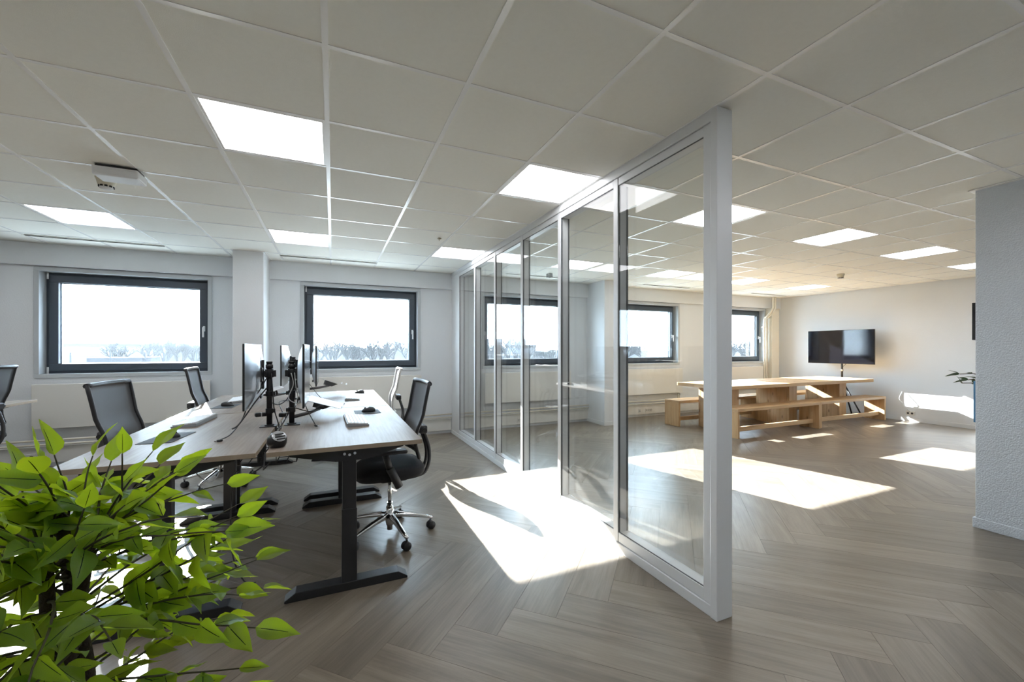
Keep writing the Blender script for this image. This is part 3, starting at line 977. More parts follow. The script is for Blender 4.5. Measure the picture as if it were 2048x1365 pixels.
ch = make_chair()
CHAIRS = [((.385, 3.13), math.pi + .04, 0.0, -4, 'black mesh-back office chair tucked under the front right desk'),
          ((-1.195, 3.72), -.10, 0.01, 20, 'black mesh-back office chair behind the leafy plant, at the front left desk'),
          ((-1.04, 4.98), .06, .05, 33, 'black mesh-back office chair in front of the left window, at the rear left desk'),
          ((-2.96, 5.12), math.pi - .15, .09, 10, 'black mesh-back office chair cut off by the left edge')]
def place_chair(o, loc, rz, dz, base_deg, lab):
    tag(o, lab, 'office chair', 'office chairs around the desks')
    o.location = (loc[0], loc[1], 0)
    o.rotation_euler = (0, 0, rz)
    for c in o.children:
        n = c.name.split('.')[0]
        if n == 'base_leg':
            c.rotation_euler.z += math.radians(base_deg) - rz
        elif n not in ('base_hub', 'gas_lift'):
            c.location.z += dz
        elif n == 'gas_lift':
            c.location.z += dz
copies = [copy_tree(ch) for _ in CHAIRS[1:]]
for o, c in zip([ch] + copies, CHAIRS):
    place_chair(o, *c)
ch2 = make_chair('mesh_sun_painted', 'pale_plastic')  # paler mesh and frame colours stand for sunlight on this chair
place_chair(ch2, (.52, 5.27), math.pi - .05, .0, 15, 'office chair by the window, back painted pale as if sunlit, at the rear right desk')

# ------------------------------------------------------------------ monitors on pole arms
def make_monitor():
    """screen faces -x; back bulges towards +x; origin at panel centre"""
    r = empty('monitor')
    W, Hh = .65, .42
    MB().box(-.008, .004, -W / 2, W / 2, -Hh / 2, Hh / 2).obj('bezel', 'black_plastic', r, bevel=.002)
    MB().box(-.0095, -.008, -W / 2 + .008, W / 2 - .008, -Hh / 2 + .008, Hh / 2 - .008).obj('screen', 'screen_blue', r)
    def back(u, v):
        a, b_ = 2 * u - 1, 2 * v - 1
        d = .048 * (1 - abs(a) ** 2.2) * (1 - abs(b_) ** 3.0) ** .8
        return (.004 + d, a * W / 2, b_ * Hh / 2)
    b = MB().grid(back, 18, 14).obj('back_shell', 'silver', r)
    # emblem high on the back
    em = MB()
    pts = [(.0, -.020), (.010, -.023), (.018, -.012), (.020, .0), (.013, .006), (.018, .012), (.010, .017), (0, .014), (-.010, .017), (-.018, .012), (-.021, .0), (-.018, -.013), (-.010, -.023)]
    em.prism([(p[0], p[1] + .11) for p in pts], .0455, .0475, axis='x')
    em.prism([(.001, .128), (.012, .140), (.013, .147), (.002, .137)], .0455, .0475, axis='x')
    em.obj('emblem', 'emblem', b)
    v = MB().box(.044, .058, -.05, .05, -.05, .05).box(.05, .066, -.012, .012, -.10, .10).obj('mount_plate', 'black_metal', r, bevel=.002)
    for (a, c) in ((-.04, -.04), (.04, -.04), (-.04, .04), (.04, .04)):
        MB().cyl((.058, a, c), .006, .006, 8, 'x').obj('screw', 'steel', v)
    MB().box(.030, .040, .07, .15, -.175, -.155).obj('port_cover', 'black_plastic', r, bevel=.002)
    return r
mon = make_monitor()
MONS = [((-.505, 3.31, 1.193), 0, 'silver-backed monitor on the front left desk, back towards the partition'),
        ((-.178, 3.30, 1.193), math.pi, 'silver-backed monitor on the front right desk, screen towards the partition'),
        ((-.47, 4.96, 1.195), 0, 'silver-backed monitor on the rear left desk, mostly hidden by the poles'),
        ((-.160, 4.95, 1.195), math.pi, 'silver-backed monitor on the rear right desk, edge-on before the window')]
mcopies = [copy_tree(mon) for _ in MONS[1:]]
for o, (loc, rz, lab) in zip([mon] + mcopies, MONS):
    o.location = loc; o.rotation_euler = (0, 0, rz)
    tag(o, lab, 'monitor', 'monitors on pole arms')

def make_arm():
    """pole clamped on a desk; origin on the desk surface; arm reaches -x"""
    r = empty('monitor_stand')
    MB().box(-.055, .045, -.045, .045, 0, .006).cyl((0, 0, .0), .030, .014, 18).obj('base_plate', 'black_metal', r, bevel=.002)
    MB().box(.034, .042, -.03, .03, -.075, .0).box(-.02, .042, -.025, .025, -.078, -.07).cyl((.005, 0, -.07), .008, .03, 10).obj('desk_clamp', 'black_metal', r, bevel=.002)
    p = MB().cyl((0, 0, .006), .0175, .434, 18).obj('pole', 'black_metal', r)
    MB().cyl((0, 0, .438), .019, .014, 18).obj('pole_cap', 'black_plastic', p)
    for z in (.09, .21):
        MB().cyl((0, 0, z), .0235, .035, 18).box(.015, .036, -.012, .012, z + .005, z + .03).obj('collar', 'black_plastic', p, bevel=.002)
    MB().cyl((0, 0, .34), .027, .058, 18).box(.02, .042, -.015, .015, .345, .39).obj('arm_collar', 'black_metal', r, bevel=.002)
    MB().cyl((.0, 0, .402), .023, .028, 18).obj('locking_ring', 'black_plastic', r)
    MB().box(-.034, -.012, -.022, .022, .348, .388).obj('upper_arm', 'black_metal', r, bevel=.004)
    return r
arm = make_arm()
ARMS = [((-.405, 3.285), 0, 'black monitor pole clamped on the front left desk'), ((-.268, 3.295), math.pi, 'black monitor pole clamped on the front right desk'),
        ((-.385, 4.94), 0, 'black monitor pole on the rear left desk'), ((-.268, 4.93), math.pi, 'black monitor pole on the rear right desk')]
acopies = [copy_tree(arm) for _ in ARMS[1:]]
for o, ((x, y), rz, lab) in zip([arm] + acopies, ARMS):
    o.location = (x, y, DZ); o.rotation_euler = (0, 0, rz)
    tag(o, lab, 'monitor stand', 'monitor poles between the desks')

# ventilated laptop trays on swing arms
def laptop_tray(loc, rz, lab, pole_xy):
    t = empty('laptop_tray', loc, rz, lab, 'laptop tray', 'laptop trays on swing arms')
    Mx = Matrix.Rotation(math.radians(17), 4, 'Y')
    mb = MB()
    L, Wd = .30, .27
    mb.box(-Wd / 2, -Wd / 2 + .02, -L / 2, L / 2, 0, .004, Mx); mb.box(Wd / 2 - .03, Wd / 2, -L / 2, L / 2, 0, .004, Mx)
    n = 13
    for k in range(n + 1):
        y = -L / 2 + L * k / n
        mb.box(-Wd / 2 + .02, Wd / 2 - .03, max(-L / 2, y - .008), min(L / 2, y + .008), 0, .004, Mx)
    mb.box(-.006, .006, -L / 2, L / 2, -.001, .003, Mx)
    pl = mb.obj('slotted_plate', 'tray_white', t)
    for yy in (-L / 2 + .03, L / 2 - .08):
        MB().box(Wd / 2 - .003, Wd / 2 + .001, yy, yy + .05, 0, .022, Mx).obj('stop_lip', 'tray_white', t)
    MB().prism([(-.08, -.002), (.06, -.012), (.0, -.055), (-.08, -.055)], -.03, .03, Mx, axis='y').obj('tilt_bracket', 'dark_grey_metal', t)
    inv = Matrix.Rotation(-rz, 4, 'Z')
    d = inv @ Vector((pole_xy[0] - loc[0], pole_xy[1] - loc[1], 0))
    MB().tube([(-.04, 0, -.045), (d.x * .5, d.y * .5, -.05), (d.x, d.y, -.05)], .013, 8).obj('swing_arm', 'dark_grey_metal', t)
    return t
laptop_tray((-.055, 3.66, .935), -.12, 'white slotted laptop tray tilted over the front right desk', (-.268, 3.295))
laptop_tray((-.005, 5.24, .985), .25, 'white slotted laptop tray raised before the window', (-.268, 4.93))
laptop_tray((-.58, 4.55, .96), math.pi + .2, 'slotted laptop tray over the rear left desk behind the poles', (-.405, 4.94))

# ------------------------------------------------------------------ keyboards, mats, mice
def make_keyboard():
    r = empty('keyboard')
    W, L = .145, .44
    MB().prism([(-W / 2, 0), (W / 2, 0), (W / 2, .010), (-W / 2, .024)], -L / 2, L / 2, axis='y').obj('body', 'key_body', r, bevel=.002)
    rows = 6
    nr = [16, 15, 15, 14, 14, 9]
    for k in range(rows):
        mb = MB()
        x0 = -W / 2 + .008 + k * (W - .012) / rows
        x1 = x0 + (W - .012) / rows - .003
        n = nr[k]
        for j in range(n):
            y0 = -L / 2 + .006 + (L - .012) * j / n
            y1 = -L / 2 + .006 + (L - .012) * (j + 1) / n - .003
            z = .0245 - .014 * ((x0 + W / 2) / W)
            mb.box(x0, x1, y0, y1, z - .002, z + .006)
        mb.obj('key_row', 'key', r)
    return r
kb = make_keyboard()
KBS = [((.155, 3.25), 0.03, 'white keyboard on the front right desk'), ((.195, 4.78), -.05, 'white keyboard on the rear right desk'),
       ((-.925, 3.69), math.pi - .06, 'white keyboard on the front left desk'), ((-.90, 5.02), math.pi + .08, 'white keyboard on the rear left desk')]
kcop = [copy_tree(kb) for _ in KBS[1:]]
for o, ((x, y), rz, lab) in zip([kb] + kcop, KBS):
    o.location = (x, y, DZ); o.rotation_euler = (0, 0, rz); tag(o, lab, 'keyboard', 'keyboards on the desks')
def make_mouse():
    r = empty('mouse')
    lay = []
    for (sc, z) in ((.96, 0), (1.0, .008), (.97, .018), (.84, .028), (.60, .036), (.25, .040)):
        ring = []
        for k in range(24):
            a = 2 * math.pi * k / 24
            x = .056 * math.cos(a) * sc + (.006 if z > .02 else 0) * 0
            y = .034 * math.sin(a) * sc * (1 - .12 * math.cos(a))
            zz = z * (1 - .25 * max(0, math.cos(a)))
            ring.append((x - .006 * (z / .04), y, zz))
        lay.append(ring)
    vs = [p for l in lay for p in l]
    fs = []
    for i in range(len(lay) - 1):
        for k in range(24):
            fs.append((i * 24 + k, i * 24 + (k + 1) % 24, (i + 1) * 24 + (k + 1) % 24, (i + 1) * 24 + k))
    fs.append(tuple(range(24))[::-1]); fs.append(tuple((len(lay) - 1) * 24 + k for k in range(24)))
    MB().add(vs, fs, smooth=True).obj('shell', 'mouse', r)
    MB().cyl((.026, -.004, .027), .010, .008, 14, 'y').obj('scroll_wheel', 'charcoal', r)
    return r
ms = make_mouse()
MATS = [((.268, 3.69), (.20, .22), 0.02, 'front right'), ((.285, 5.27), (.20, .22), 0.0, 'rear right'),
        ((-.915, 3.10), (.17, .32), -.12, 'front left'), ((-.915, 4.58), (.17, .30), -.08, 'rear left')]
for k, ((x, y), (w, l), rz, which) in enumerate(MATS):
    o = MB().box(-w / 2, w / 2, -l / 2, l / 2, 0, .003).obj('mouse_mat', 'mat', bevel=.001)
    o.location = (x, y, DZ); o.rotation_euler = (0, 0, rz)
    tag(o, 'slate grey mouse mat on the %s desk' % which, 'mouse mat', 'mouse mats on the desks')
    m_ = ms if k == 0 else copy_tree(ms)
    m_.location = (x + .01, y + .01, DZ + .003); m_.rotation_euler = (0, 0, (math.pi if k < 2 else 0) + rz - .2)
    tag(m_, 'dark grey computer mouse on the mat of the %s desk' % which, 'mouse', 'computer mice on the mats')

# power dome at the desk gap
t = empty('power_dome', (-.290, 2.60, DZ), .5, 'black domed power hub with slots at the desk gap', 'power hub')
Mx = Matrix.Rotation(math.radians(42), 4, 'X')
dm = MB().lathe([(0, -.01), (.032, -.01), (.047, .006), (.050, .028), (.044, .052), (.034, .064)], seg=24)
dm.v = [tuple(Mx @ Vector(p) + Vector((0, 0, .014))) for p in dm.v]
dm.obj('dome', 'black_plastic', t)
dm = MB().lathe([(.036, .060), (.036, .066), (0, .067)], seg=24)
dm.v = [tuple(Mx @ Vector(p) + Vector((0, 0, .014))) for p in dm.v]
dm.obj('top_plate', 'silver', t)
for k in (-1, 0, 1):
    MB().box(-.022 if k else -.026, .022 if k else .026, k * .016 - .004, k * .016 + .004, .081, .0835, Matrix.Translation((0, 0, 0))).obj('slot', 'shadow_gap', t).rotation_euler = (math.radians(42), 0, 0)

# cables (each a single run)
CABLES = [
    ('cable', [(-.41, 3.27, 1.19), (-.46, 3.22, 1.08), (-.50, 3.12, 1.02), (-.52, 3.02, .93), (-.56, 2.92, .86), (-.60, 2.86, .842)], .0035, 'thin black cable hanging from the left monitor to a plug on the desk'),
    ('cable', [(-.42, 3.27, 1.10), (-.47, 3.16, 1.02), (-.505, 3.04, .95), (-.535, 2.97, .90), (-.56, 2.95, .885)], .0045, 'black cable slanting below the left monitor'),
    ('cable', [(-.39, 3.26, 1.20), (-.375, 3.22, 1.05), (-.37, 3.24, .95), (-.345, 3.25, .84), (-.335, 3.18, .74), (-.345, 2.9, .72)], .004, 'black cable running down the left pole into the desk gap'),
    ('cable', [(-.27, 3.27, 1.20), (-.255, 3.25, 1.12), (-.28, 3.20, 1.03), (-.22, 3.22, .99), (-.18, 3.26, 1.02)], .0035, 'white looping cable beside the right pole'),
    ('cable', [(-.25, 3.28, 1.21), (-.235, 3.22, 1.10), (-.215, 3.24, 1.0), (-.19, 3.28, 1.04)], .003, 'grey looping cable under the right monitor arm'),
    ('cable', [(-.28, 3.26, .93), (-.31, 3.22, .87), (-.33, 3.12, .835), (-.335, 2.95, .80), (-.34, 2.80, .76)], .004, 'black cable dropping from the right pole through the desk gap'),
    ('cable', [(-.19, 3.30, .99), (-.17, 3.27, .94), (-.14, 3.20, .89), (-.11, 3.13, .845)], .0035, 'black cable with loose plug hanging below the right monitor'),
    ('cable', [(-.25, 3.30, .95), (-.15, 3.42, .90), (-.10, 3.46, .93), (-.07, 3.55, .92)], .004, 'black cable under the tilted laptop tray'),
    ('cable', [(-.22, 4.75, 1.0), (-.13, 4.55, .90), (-.05, 4.40, .845)], .003, 'thin black cable hanging behind the right monitor near the window'),
    ('cable', [(-.345, 2.62, .73), (-.42, 2.53, .70), (-.47, 2.55, .72), (-.49, 2.56, .55), (-.485, 2.56, .30), (-.44, 2.60, .12), (-.40, 2.7, .05)], .004, 'black cable hanging under the front left desk beside its leg'),
    ('cable', [(-.70, 2.62, .79), (-.63, 2.60, .70), (-.58, 2.58, .68), (-.55, 2.60, .72), (-.545, 2.62, .79)], .003, 'white looping cable under the front left desk'),
    ('cable', [(-.345, 2.62, .80), (-.34, 2.55, .74), (-.335, 2.50, .735), (-.30, 2.47, .78)], .0035, 'black cable below the power hub'),
    ('cable', [(-.34, 3.9, .86), (-.30, 3.7, .95), (-.37, 3.55, .97), (-.34, 3.4, .92), (-.31, 3.32, .88)], .0035, 'black cable tangled between the two front poles'),
    ('cable', [(-.40, 3.30, 1.0), (-.36, 3.36, .97), (-.31, 3.36, 1.0), (-.275, 3.31, 1.06)], .0035, 'black cable spanning between the two front poles'),
]
for nm, pts, rad, lab in CABLES:
    o = MB().tube(catmull(pts, 6), rad, 6).obj(nm, 'pale_plastic' if lab.startswith(('white', 'grey')) else 'black_plastic')
    tag(o, lab, 'cable', 'cables around the monitor poles')
for (p, rz, lab) in (((-.60, 2.855, DZ), .5, 'small black cable plug lying on the front left desk'), ((-.105, 3.115, DZ + .004), 2.2, 'black cable plug resting on the front right desk')):
    t = empty('cable_plug', p, rz, lab, 'plug', 'cable plugs on the desks')
    MB().box(-.017, .012, -.008, .008, 0.001, .013).obj('plug_body', 'black_plastic', t, bevel=.003)
    MB().box(-.028, -.017, -.005, .005, .004, .010).obj('plug_tip', 'steel', t)
t = empty('cable_adapter', (-.46, 3.30, .915), .3, 'black cable adapter hanging by the left pole', 'adapter')
MB().box(-.035, .04, -.018, .018, -.014, .014).obj('adapter_body', 'black_plastic', t, bevel=.008)
MB().box(.0, .006, -.0185, .0185, -.0145, .0145).obj('cable_tie', 'pale_plastic', t)
t = empty('cable_adapter', (-.325, 3.34, .90), 1.1, 'black cable adapter lodged between the poles', 'adapter')
MB().box(-.03, .03, -.02, .02, -.015, .015).obj('adapter_body', 'black_plastic', t, bevel=.008)
MB().box(.0, .006, -.0205, .0205, -.0155, .0155).obj('cable_tie', 'pale_plastic', t)

# ------------------------------------------------------------------ pine tables and benches
def plank_row(parent, name, x0, x1, y0, y1, z0, z1, n, along, split, off):
    """n boards side by side across `split`; grain along `along`"""
    for k in range(n):
        a = [x0, x1, y0, y1, z0, z1]
        i = {'x': 0, 'y': 2, 'z': 4}[split]
        lo, hi = a[i], a[i + 1]
        a[i] = lo + (hi - lo) * k / n + (.001 if k else 0)
        a[i + 1] = lo + (hi - lo) * (k + 1) / n - (.001 if k < n - 1 else 0)
        MB().box(*a, grain=along, off=(off + k * 3.7, off * .6 + k * 1.9), tone=random.random()).obj(name, 'pine', parent, bevel=.003)
TZ = .78
t = empty('pine_table', (5.575, 4.50, 0), 0, 'long pine table on three box legs in the right-hand room', 'table')
for half in (0, 1):
    plank_row(t, 'top_board', half * 2.065 + (.001 if half else 0), half * 2.065 + 2.065 - (0 if half else .001), 0, .96, TZ - .055, TZ, 5, 'x', 'y', 2.0 + 11 * half)
for lx in (.365, 1.875, 3.385):
    g = empty('leg', (lx, .20, 0), parent=t)
    plank_row(g, 'leg_board', 0, .04, .04, .58, 0, TZ - .055, 3, 'z', 'y', 5 + lx)
    plank_row(g, 'leg_board', .18, .22, .04, .58, 0, TZ - .055, 3, 'z', 'y', 9 + lx)
    MB().box(0, .22, 0, .038, 0, TZ - .055, grain='z', off=(lx * 3, 1.3)).obj('leg_end_board', 'pine', g, bevel=.003)
    MB().box(0, .22, .582, .62, 0, TZ - .055, grain='z', off=(lx * 5, 2.3)).obj('leg_end_board', 'pine', g, bevel=.003)
def make_bench(x0, x1, y0, y1, lab, off):
    t = empty('pine_bench', (x0, y0, 0), 0, lab, 'bench', 'pine benches')
    L, D = x1 - x0, y1 - y0
    plank_row(t, 'seat_board', 0, L, 0, D, .41, .455, 2, 'x', 'y', off)
    for lx in (0.0, L - .04):
        g = empty('leg', (lx, 0, 0), parent=t)
        plank_row(g, 'leg_board', 0, .04, .005, D - .005, 0, .41, 2, 'z', 'y', off + 5 + lx)
    MB().box(.04, L - .04, D * .35 - .02, D * .35 + .02, .085, .155, grain='x', off=(off + 7, 3)).obj('stretcher', 'pine', t, bevel=.003)
    return t
make_bench(5.62, 7.66, 4.30, 4.64, 'pine bench on the near side, by the partition post', 4.0)
make_bench(7.70, 9.74, 4.32, 4.66, 'pine bench on the near side, below the television', 22.0)
make_bench(5.56, 7.60, 5.40, 5.74, 'pine bench on the window side, its end seen through the glass', 31.0)
make_bench(7.64, 9.68, 5.40, 5.74, 'pine bench on the window side, behind the television half of the table', 44.0)

# ------------------------------------------------------------------ television on a tripod stand
t = empty('television', (9.69, 5.09, 1.41), 0, 'large black flat television on a dark tripod stand', 'television')
MB().box(0, .028, -.61, .61, -.35, .35).obj('casing', 'black_plastic', t, bevel=.003)
MB().box(-.0015, 0, -.603, .603, -.343, .343).obj('screen', 'screen', t)
MB().box(.028, .06, -.33, .33, -.25, .12).obj('rear_housing', 'black_plastic', t, bevel=.012)
MB().tube(catmull([(.05, -.12, -.33), (.06, -.05, -.40), (.075, .0, -.44)], 6), .004, 6).obj('power_lead', 'black_plastic', t)
t = empty('television_stand', (9.79, 5.09, 0), 0, 'dark metal tripod stand under the television', 'stand')
MB().tube([(0, 0, .45), (0, 0, 1.5)], .018, 12).obj('pole', 'black_metal', t)
MB().cyl((0, 0, .90), .026, .05, 14).tube([(-.045, 0, .925), (.0, 0, .925)], .008, 8).obj('height_clamp', 'steel', t)
MB().box(-.032, -.018, -.2, .2, 1.30, 1.50).obj('mount_plate', 'black_metal', t)
for (dx, dy) in ((.15, -.10), (-.03, .40), (-.05, -.38)):
    l = MB().tube([(0, 0, .72), (dx, dy, .012)], .014, 10).obj('leg', 'black_metal', t)
    MB().cyl((dx, dy, 0), .02, .016, 12).obj('foot', 'black_plastic', l)

# socket and cable on the television wall
t = empty('wall_outlet_box', (X1, 4.05, .12), 0, 'white outlet box low on the television wall', 'socket')
MB().box(-.05, 0, -.06, .06, 0, .075).obj('face_plate', 'socket', t, bevel=.003)
for dy in (-.03, .03):
    MB().cyl((-.052, dy, .037), .018, .003, 14, 'x').obj('outlet', 'charcoal', t)
o = MB().tube(catmull([(9.96, 4.05, .17), (9.92, 4.08, .24), (9.96, 4.15, .33), (9.93, 4.2, .42), (9.98, 4.18, .55)], 6), .004, 6).obj('cable', 'pale_plastic')
tag(o, 'thin pale cable trailing up the television wall', 'cable')

# ------------------------------------------------------------------ ceiling fittings
t = empty('emergency_light', (-1.325, 3.62, CEIL), 0, 'white emergency light fixed to the ceiling grid', 'emergency light')
MB().prism([(-.06, 0), (.06, 0), (.06, -.018), (-.06, -.018)], -.11, .11, Matrix.Rotation(math.pi / 2, 4, 'Z'), axis='y').obj('shade_gap_block', 'dark_grey_metal', t, bevel=.004)  # dark block stands in for the shaded gap behind the white body
MB().prism([(-.085, -.018), (.085, -.018), (.075, -.075), (-.075, -.075)], -.12, .12, Matrix.Rotation(math.pi / 2, 4, 'Z'), axis='y').obj('diffuser', 'white_metal', t, bevel=.01)
def detector(loc, lab, s=1.0):
    t = empty('smoke_detector', loc, 0, lab, 'smoke detector', 'smoke detectors')
    MB().lathe([(0, 0), (.052 * s, 0), (.052 * s, -.012 * s), (.048 * s, -.018 * s), (.040 * s, -.05 * s), (.033 * s, -.062 * s)], seg=24).obj('body', 'detector', t)
    mb = MB()
    for k in range(10):
        a = 2 * math.pi * k / 10
        mb.box(-.003, .003, -.007 * s, .007 * s, -.010 * s, .0, Matrix.Translation((.0345 * s * math.cos(a), .0345 * s * math.sin(a), -.056 * s)) @ Matrix.Rotation(a, 4, 'Z'))
    mb.obj('vent_slots', 'shadow_gap', t)
    MB().lathe([(.034 * s, -.062 * s), (.032 * s, -.073 * s), (.02 * s, -.078 * s), (0, -.079 * s)], seg=24).obj('lens_cap', 'white_metal', t)
detector((-1.475, 3.82, CEIL), 'ivory smoke detector beside the emergency light', 1.15)
detector((7.62, 3.98, CEIL), 'ivory smoke detector on the ceiling of the pine table room', 1.0)
t = empty('ceiling_sensor', (3.23, 5.86, CEIL), 0, 'small brown sensor box on the ceiling seen through the glass', 'sensor')
MB().box(-.045, .045, -.03, .03, -.06, 0).obj('body', 'charcoal', t, bevel=.006)
MB().cyl((0, 0, -.066), .014, .008, 12).obj('lens', 'black_plastic', t)
t = empty('ceiling_sensor', (1.08, 4.47, CEIL), 0, 'tiny sprinkler rosette on the ceiling left of the partition', 'sensor')
MB().lathe([(0, 0), (.022, 0), (.018, -.008), (.006, -.010), (.006, -.022), (0, -.023)], seg=16).obj('rosette', 'detector', t)

# frame on the far side of the near wall end
t = empty('wall_panel', (NWX + .06, NWY, 1.44), 0, 'thin dark panel edge on the back of the near wall end', 'panel')
MB().box(-.03, .30, .0, .028, 0, .29).obj('frame', 'black_plastic', t, bevel=.002)
MB().box(-.02, .29, .028, .030, .01, .28).obj('face', 'screen', t)
t = empty('wall_panel', (NWX + .06, NWY, .80), 0, 'thin blue panel edge low on the back of the near wall end', 'panel')
MB().box(-.03, .30, .0, .020, 0, .32).obj('board', 'pot_blue', t, bevel=.002)
MB().box(-.02, .29, .020, .022, .01, .31).obj('face', 'white_metal', t)

# ------------------------------------------------------------------ foliage
def leaf_mesh(name, mat, fold, curl, wave, width=.42):
    mb = MB()
    n = 8
    def half(t):
        return width * .5 * (math.sin(math.pi * min(1, t ** .66)) ** .95) * (1 - .25 * t)
    rows = []
    for k in range(n + 1):
        t = k / n
        w = half(t) if 0 < k < n else .004
        x = t
        zc = -curl * t * t
        zw = fold * w
        wv = wave * math.sin(t * 9)
        rows.append([(x, -w, zc + zw + wv * w), (x, -w * .5, zc + zw * .45 - wv * w * .4), (x, 0, zc), (x, w * .5, zc + zw * .45 + wv * w * .4), (x, w, zc + zw - wv * w)])
    vs = [p for r in rows for p in r]
    fs, uvs = [], []
    for k in range(n):
        for j in range(4):
            fs.append((k * 5 + j, (k + 1) * 5 + j, (k + 1) * 5 + j + 1, k * 5 + j + 1))
            uvs.append([(k / n, j / 4), ((k + 1) / n, j / 4), ((k + 1) / n, (j + 1) / 4), (k / n, (j + 1) / 4)])
    mb.add(vs, fs, uvs, smooth=True)
    return mb.mesh(name, mat)
LEAVES = [leaf_mesh('leaf', M['leaf'], .35, .18, .14, .50), leaf_mesh('leaf', M['leaf'], .15, .34, .22, .56), leaf_mesh('leaf', M['leaf'], .55, .05, .12, .48), leaf_mesh('leaf', M['leaf'], .28, -.12, .20, .53)]

PLX, PLY = -.560, 1.270
plant = empty('leafy_plant', (PLX, PLY, 0), 0, 'leafy green ficus plant filling the lower left corner', 'plant')
MB().lathe([(0, 0), (.11, 0), (.135, .04), (.155, .26), (.16, .27), (.145, .27), (.14, .235), (0, .235)], seg=28).obj('pot', 'pot', plant)
MB().lathe([(.141, .236), (.09, .243), (0, .246)], seg=28).obj('soil', 'soil', plant)
pr = random.Random(11)
stems = []
for k in range(3):
    a = 2.1 * k + .4
    pts = [(.035 * math.cos(a), .035 * math.sin(a), .235), (.03 * math.cos(a + 1.2), .03 * math.sin(a + 1.2), .42), (.032 * math.cos(a + 2.3), .032 * math.sin(a + 2.3), .60), (.028 * math.cos(a + 3.2), .028 * math.sin(a + 3.2), .76), (.04 * math.cos(a + 3.9), .04 * math.sin(a + 3.9), .88 + .05 * k)]
    c = catmull(pts, 6)
    MB().tube(c, [.021 - .010 * i / len(c) for i in range(len(c))], 10).obj('trunk', 'bark', plant)
    stems.append(c)
leaf_specs = []
def env(z):         # crown radius by height
    if z > 1.17: return 0.02
    if z > 0.9: return .40 - (z - .9) / .27 * .31
    if z > .55: return .42
    return .40
def spray(start, dirv, length, nleaf, droop, free=False):
    p = Vector(start); d = Vector(dirv).normalized()
    seg = 9
    pts = [p.copy()]
    for i in range(seg):
        d = (d + Vector((pr.uniform(-.16, .16), pr.uniform(-.16, .16), pr.uniform(-.12, .12) - droop))).normalized()
        p = p + d * (length / seg)
        lean = .10 * max(0, p.z - .8) / .35
        rr = math.hypot(p.x - .916 * lean, p.y + .4 * lean)
        if rr > env(p.z) and not free: break
        if p.z > 1.12: d.z -= .35
        pts.append(p.copy())
    if len(pts) < 3: return
    cu = catmull(pts, 2)
    MB().tube(cu, [.0035 - .0022 * i / len(cu) for i in range(len(cu))], 5, smooth=True).obj('branch', 'twig', plant)
    m = len(cu)
    for k in range(nleaf):
        f = .22 + .78 * (k + .5 * pr.random()) / nleaf
        q = cu[min(m - 1, int(f * (m - 1)))]
        t = (cu[min(m - 1, int(f * (m - 1)) + 1)] - cu[max(0, int(f * (m - 1)) - 1)])
        if t.length < 1e-6: t = Vector((0, 0, 1))
        t.normalize()
        side = t.cross(Vector((0, 0, 1)))
        if side.length < .1: side = Vector((1, 0, 0))
        side.normalize()
        s = 1 if k % 2 else -1
        if k == nleaf - 1:
            ld = t.copy(); q = cu[-1]
        else:
            ld = (t * pr.uniform(.35, 1.0) + side * s * pr.uniform(.4, 1.0) + Vector((0, 0, pr.uniform(-.75, .35)))).normalized()
        leaf_specs.append((q.copy(), ld, pr.uniform(.065, .105), pr.uniform(-1.3, 1.3)))
# whorls of branches from the stems, bottom to top
for k in range(66):
    z = .50 + .48 * (k / 65) ** .9
    st = stems[k % 3]
    base = min(st, key=lambda q: abs(q.z - z))
    a = 2.399 * k + pr.uniform(-.3, .3)
    up = -.05 + 1.0 * max(0, (z - .52) / .46) ** 1.2 + pr.uniform(-.12, .2)
    spray(base, (math.cos(a), math.sin(a), up), pr.uniform(.34, .56), pr.randint(6, 9), .05)
# upright tips
for k in range(10):
    a = 2 * math.pi * k / 10 + .3
    spray((.03 * math.cos(a), .03 * math.sin(a), .86), (.4 * math.cos(a) + .25, .4 * math.sin(a) - .1, 1.2), pr.uniform(.24, .32), 6, .04)
# a few long sprays that reach out over the floor
for (a, up, L) in ((.35, .30, .50), (-.25, -.05, .56), (-.1, .45, .46)):
    spray((.04 * math.cos(a), .04 * math.sin(a), .74), (math.cos(a), math.sin(a), up), L, 9, .035)
spray((.04, -.02, .60), (.50, -.29, .02), .47, 6, .02, True)
spray((.04, .0, .72), (.52, .02, .20), .34, 7, .02, True)
def leaf_matrix(q, ld, size, roll):
    xa = ld.normalized()
    up = Vector((0, 0, 1))
    ya = up.cross(xa)
    if ya.length < .05: ya = Vector((0, 1, 0))
    ya.normalize()
    za = xa.cross(ya)
    m = Matrix((xa, ya, za)).transposed().to_4x4() @ Matrix.Rotation(roll, 4, 'X')
    return Matrix.Translation(q) @ m @ Matrix.Scale(size, 4)
def order(sp):
    p = cam_px((sp[0].x + PLX, sp[0].y + PLY, sp[0].z))
    inside = -40 < p[0] < 2048 and p[1] < 1420
    return (0 if inside else 1, p[2])
leaf_specs.sort(key=order)
rest = MB()
for k, (q, ld, size, roll) in enumerate(leaf_specs):
    mm = leaf_matrix(q, ld, size, roll)
    src = LEAVES[k % 4]
    if k < 300:
        o = link_copy(src, 'leaf', plant)
        o.matrix_local = mm
    else:
        rest.add([mm @ v.co for v in src.vertices], [tuple(p.vertices) for p in src.polygons], None, smooth=True)
if rest.f:
    tag(rest.obj('other_leaves', 'leaf', plant), kind='stuff')

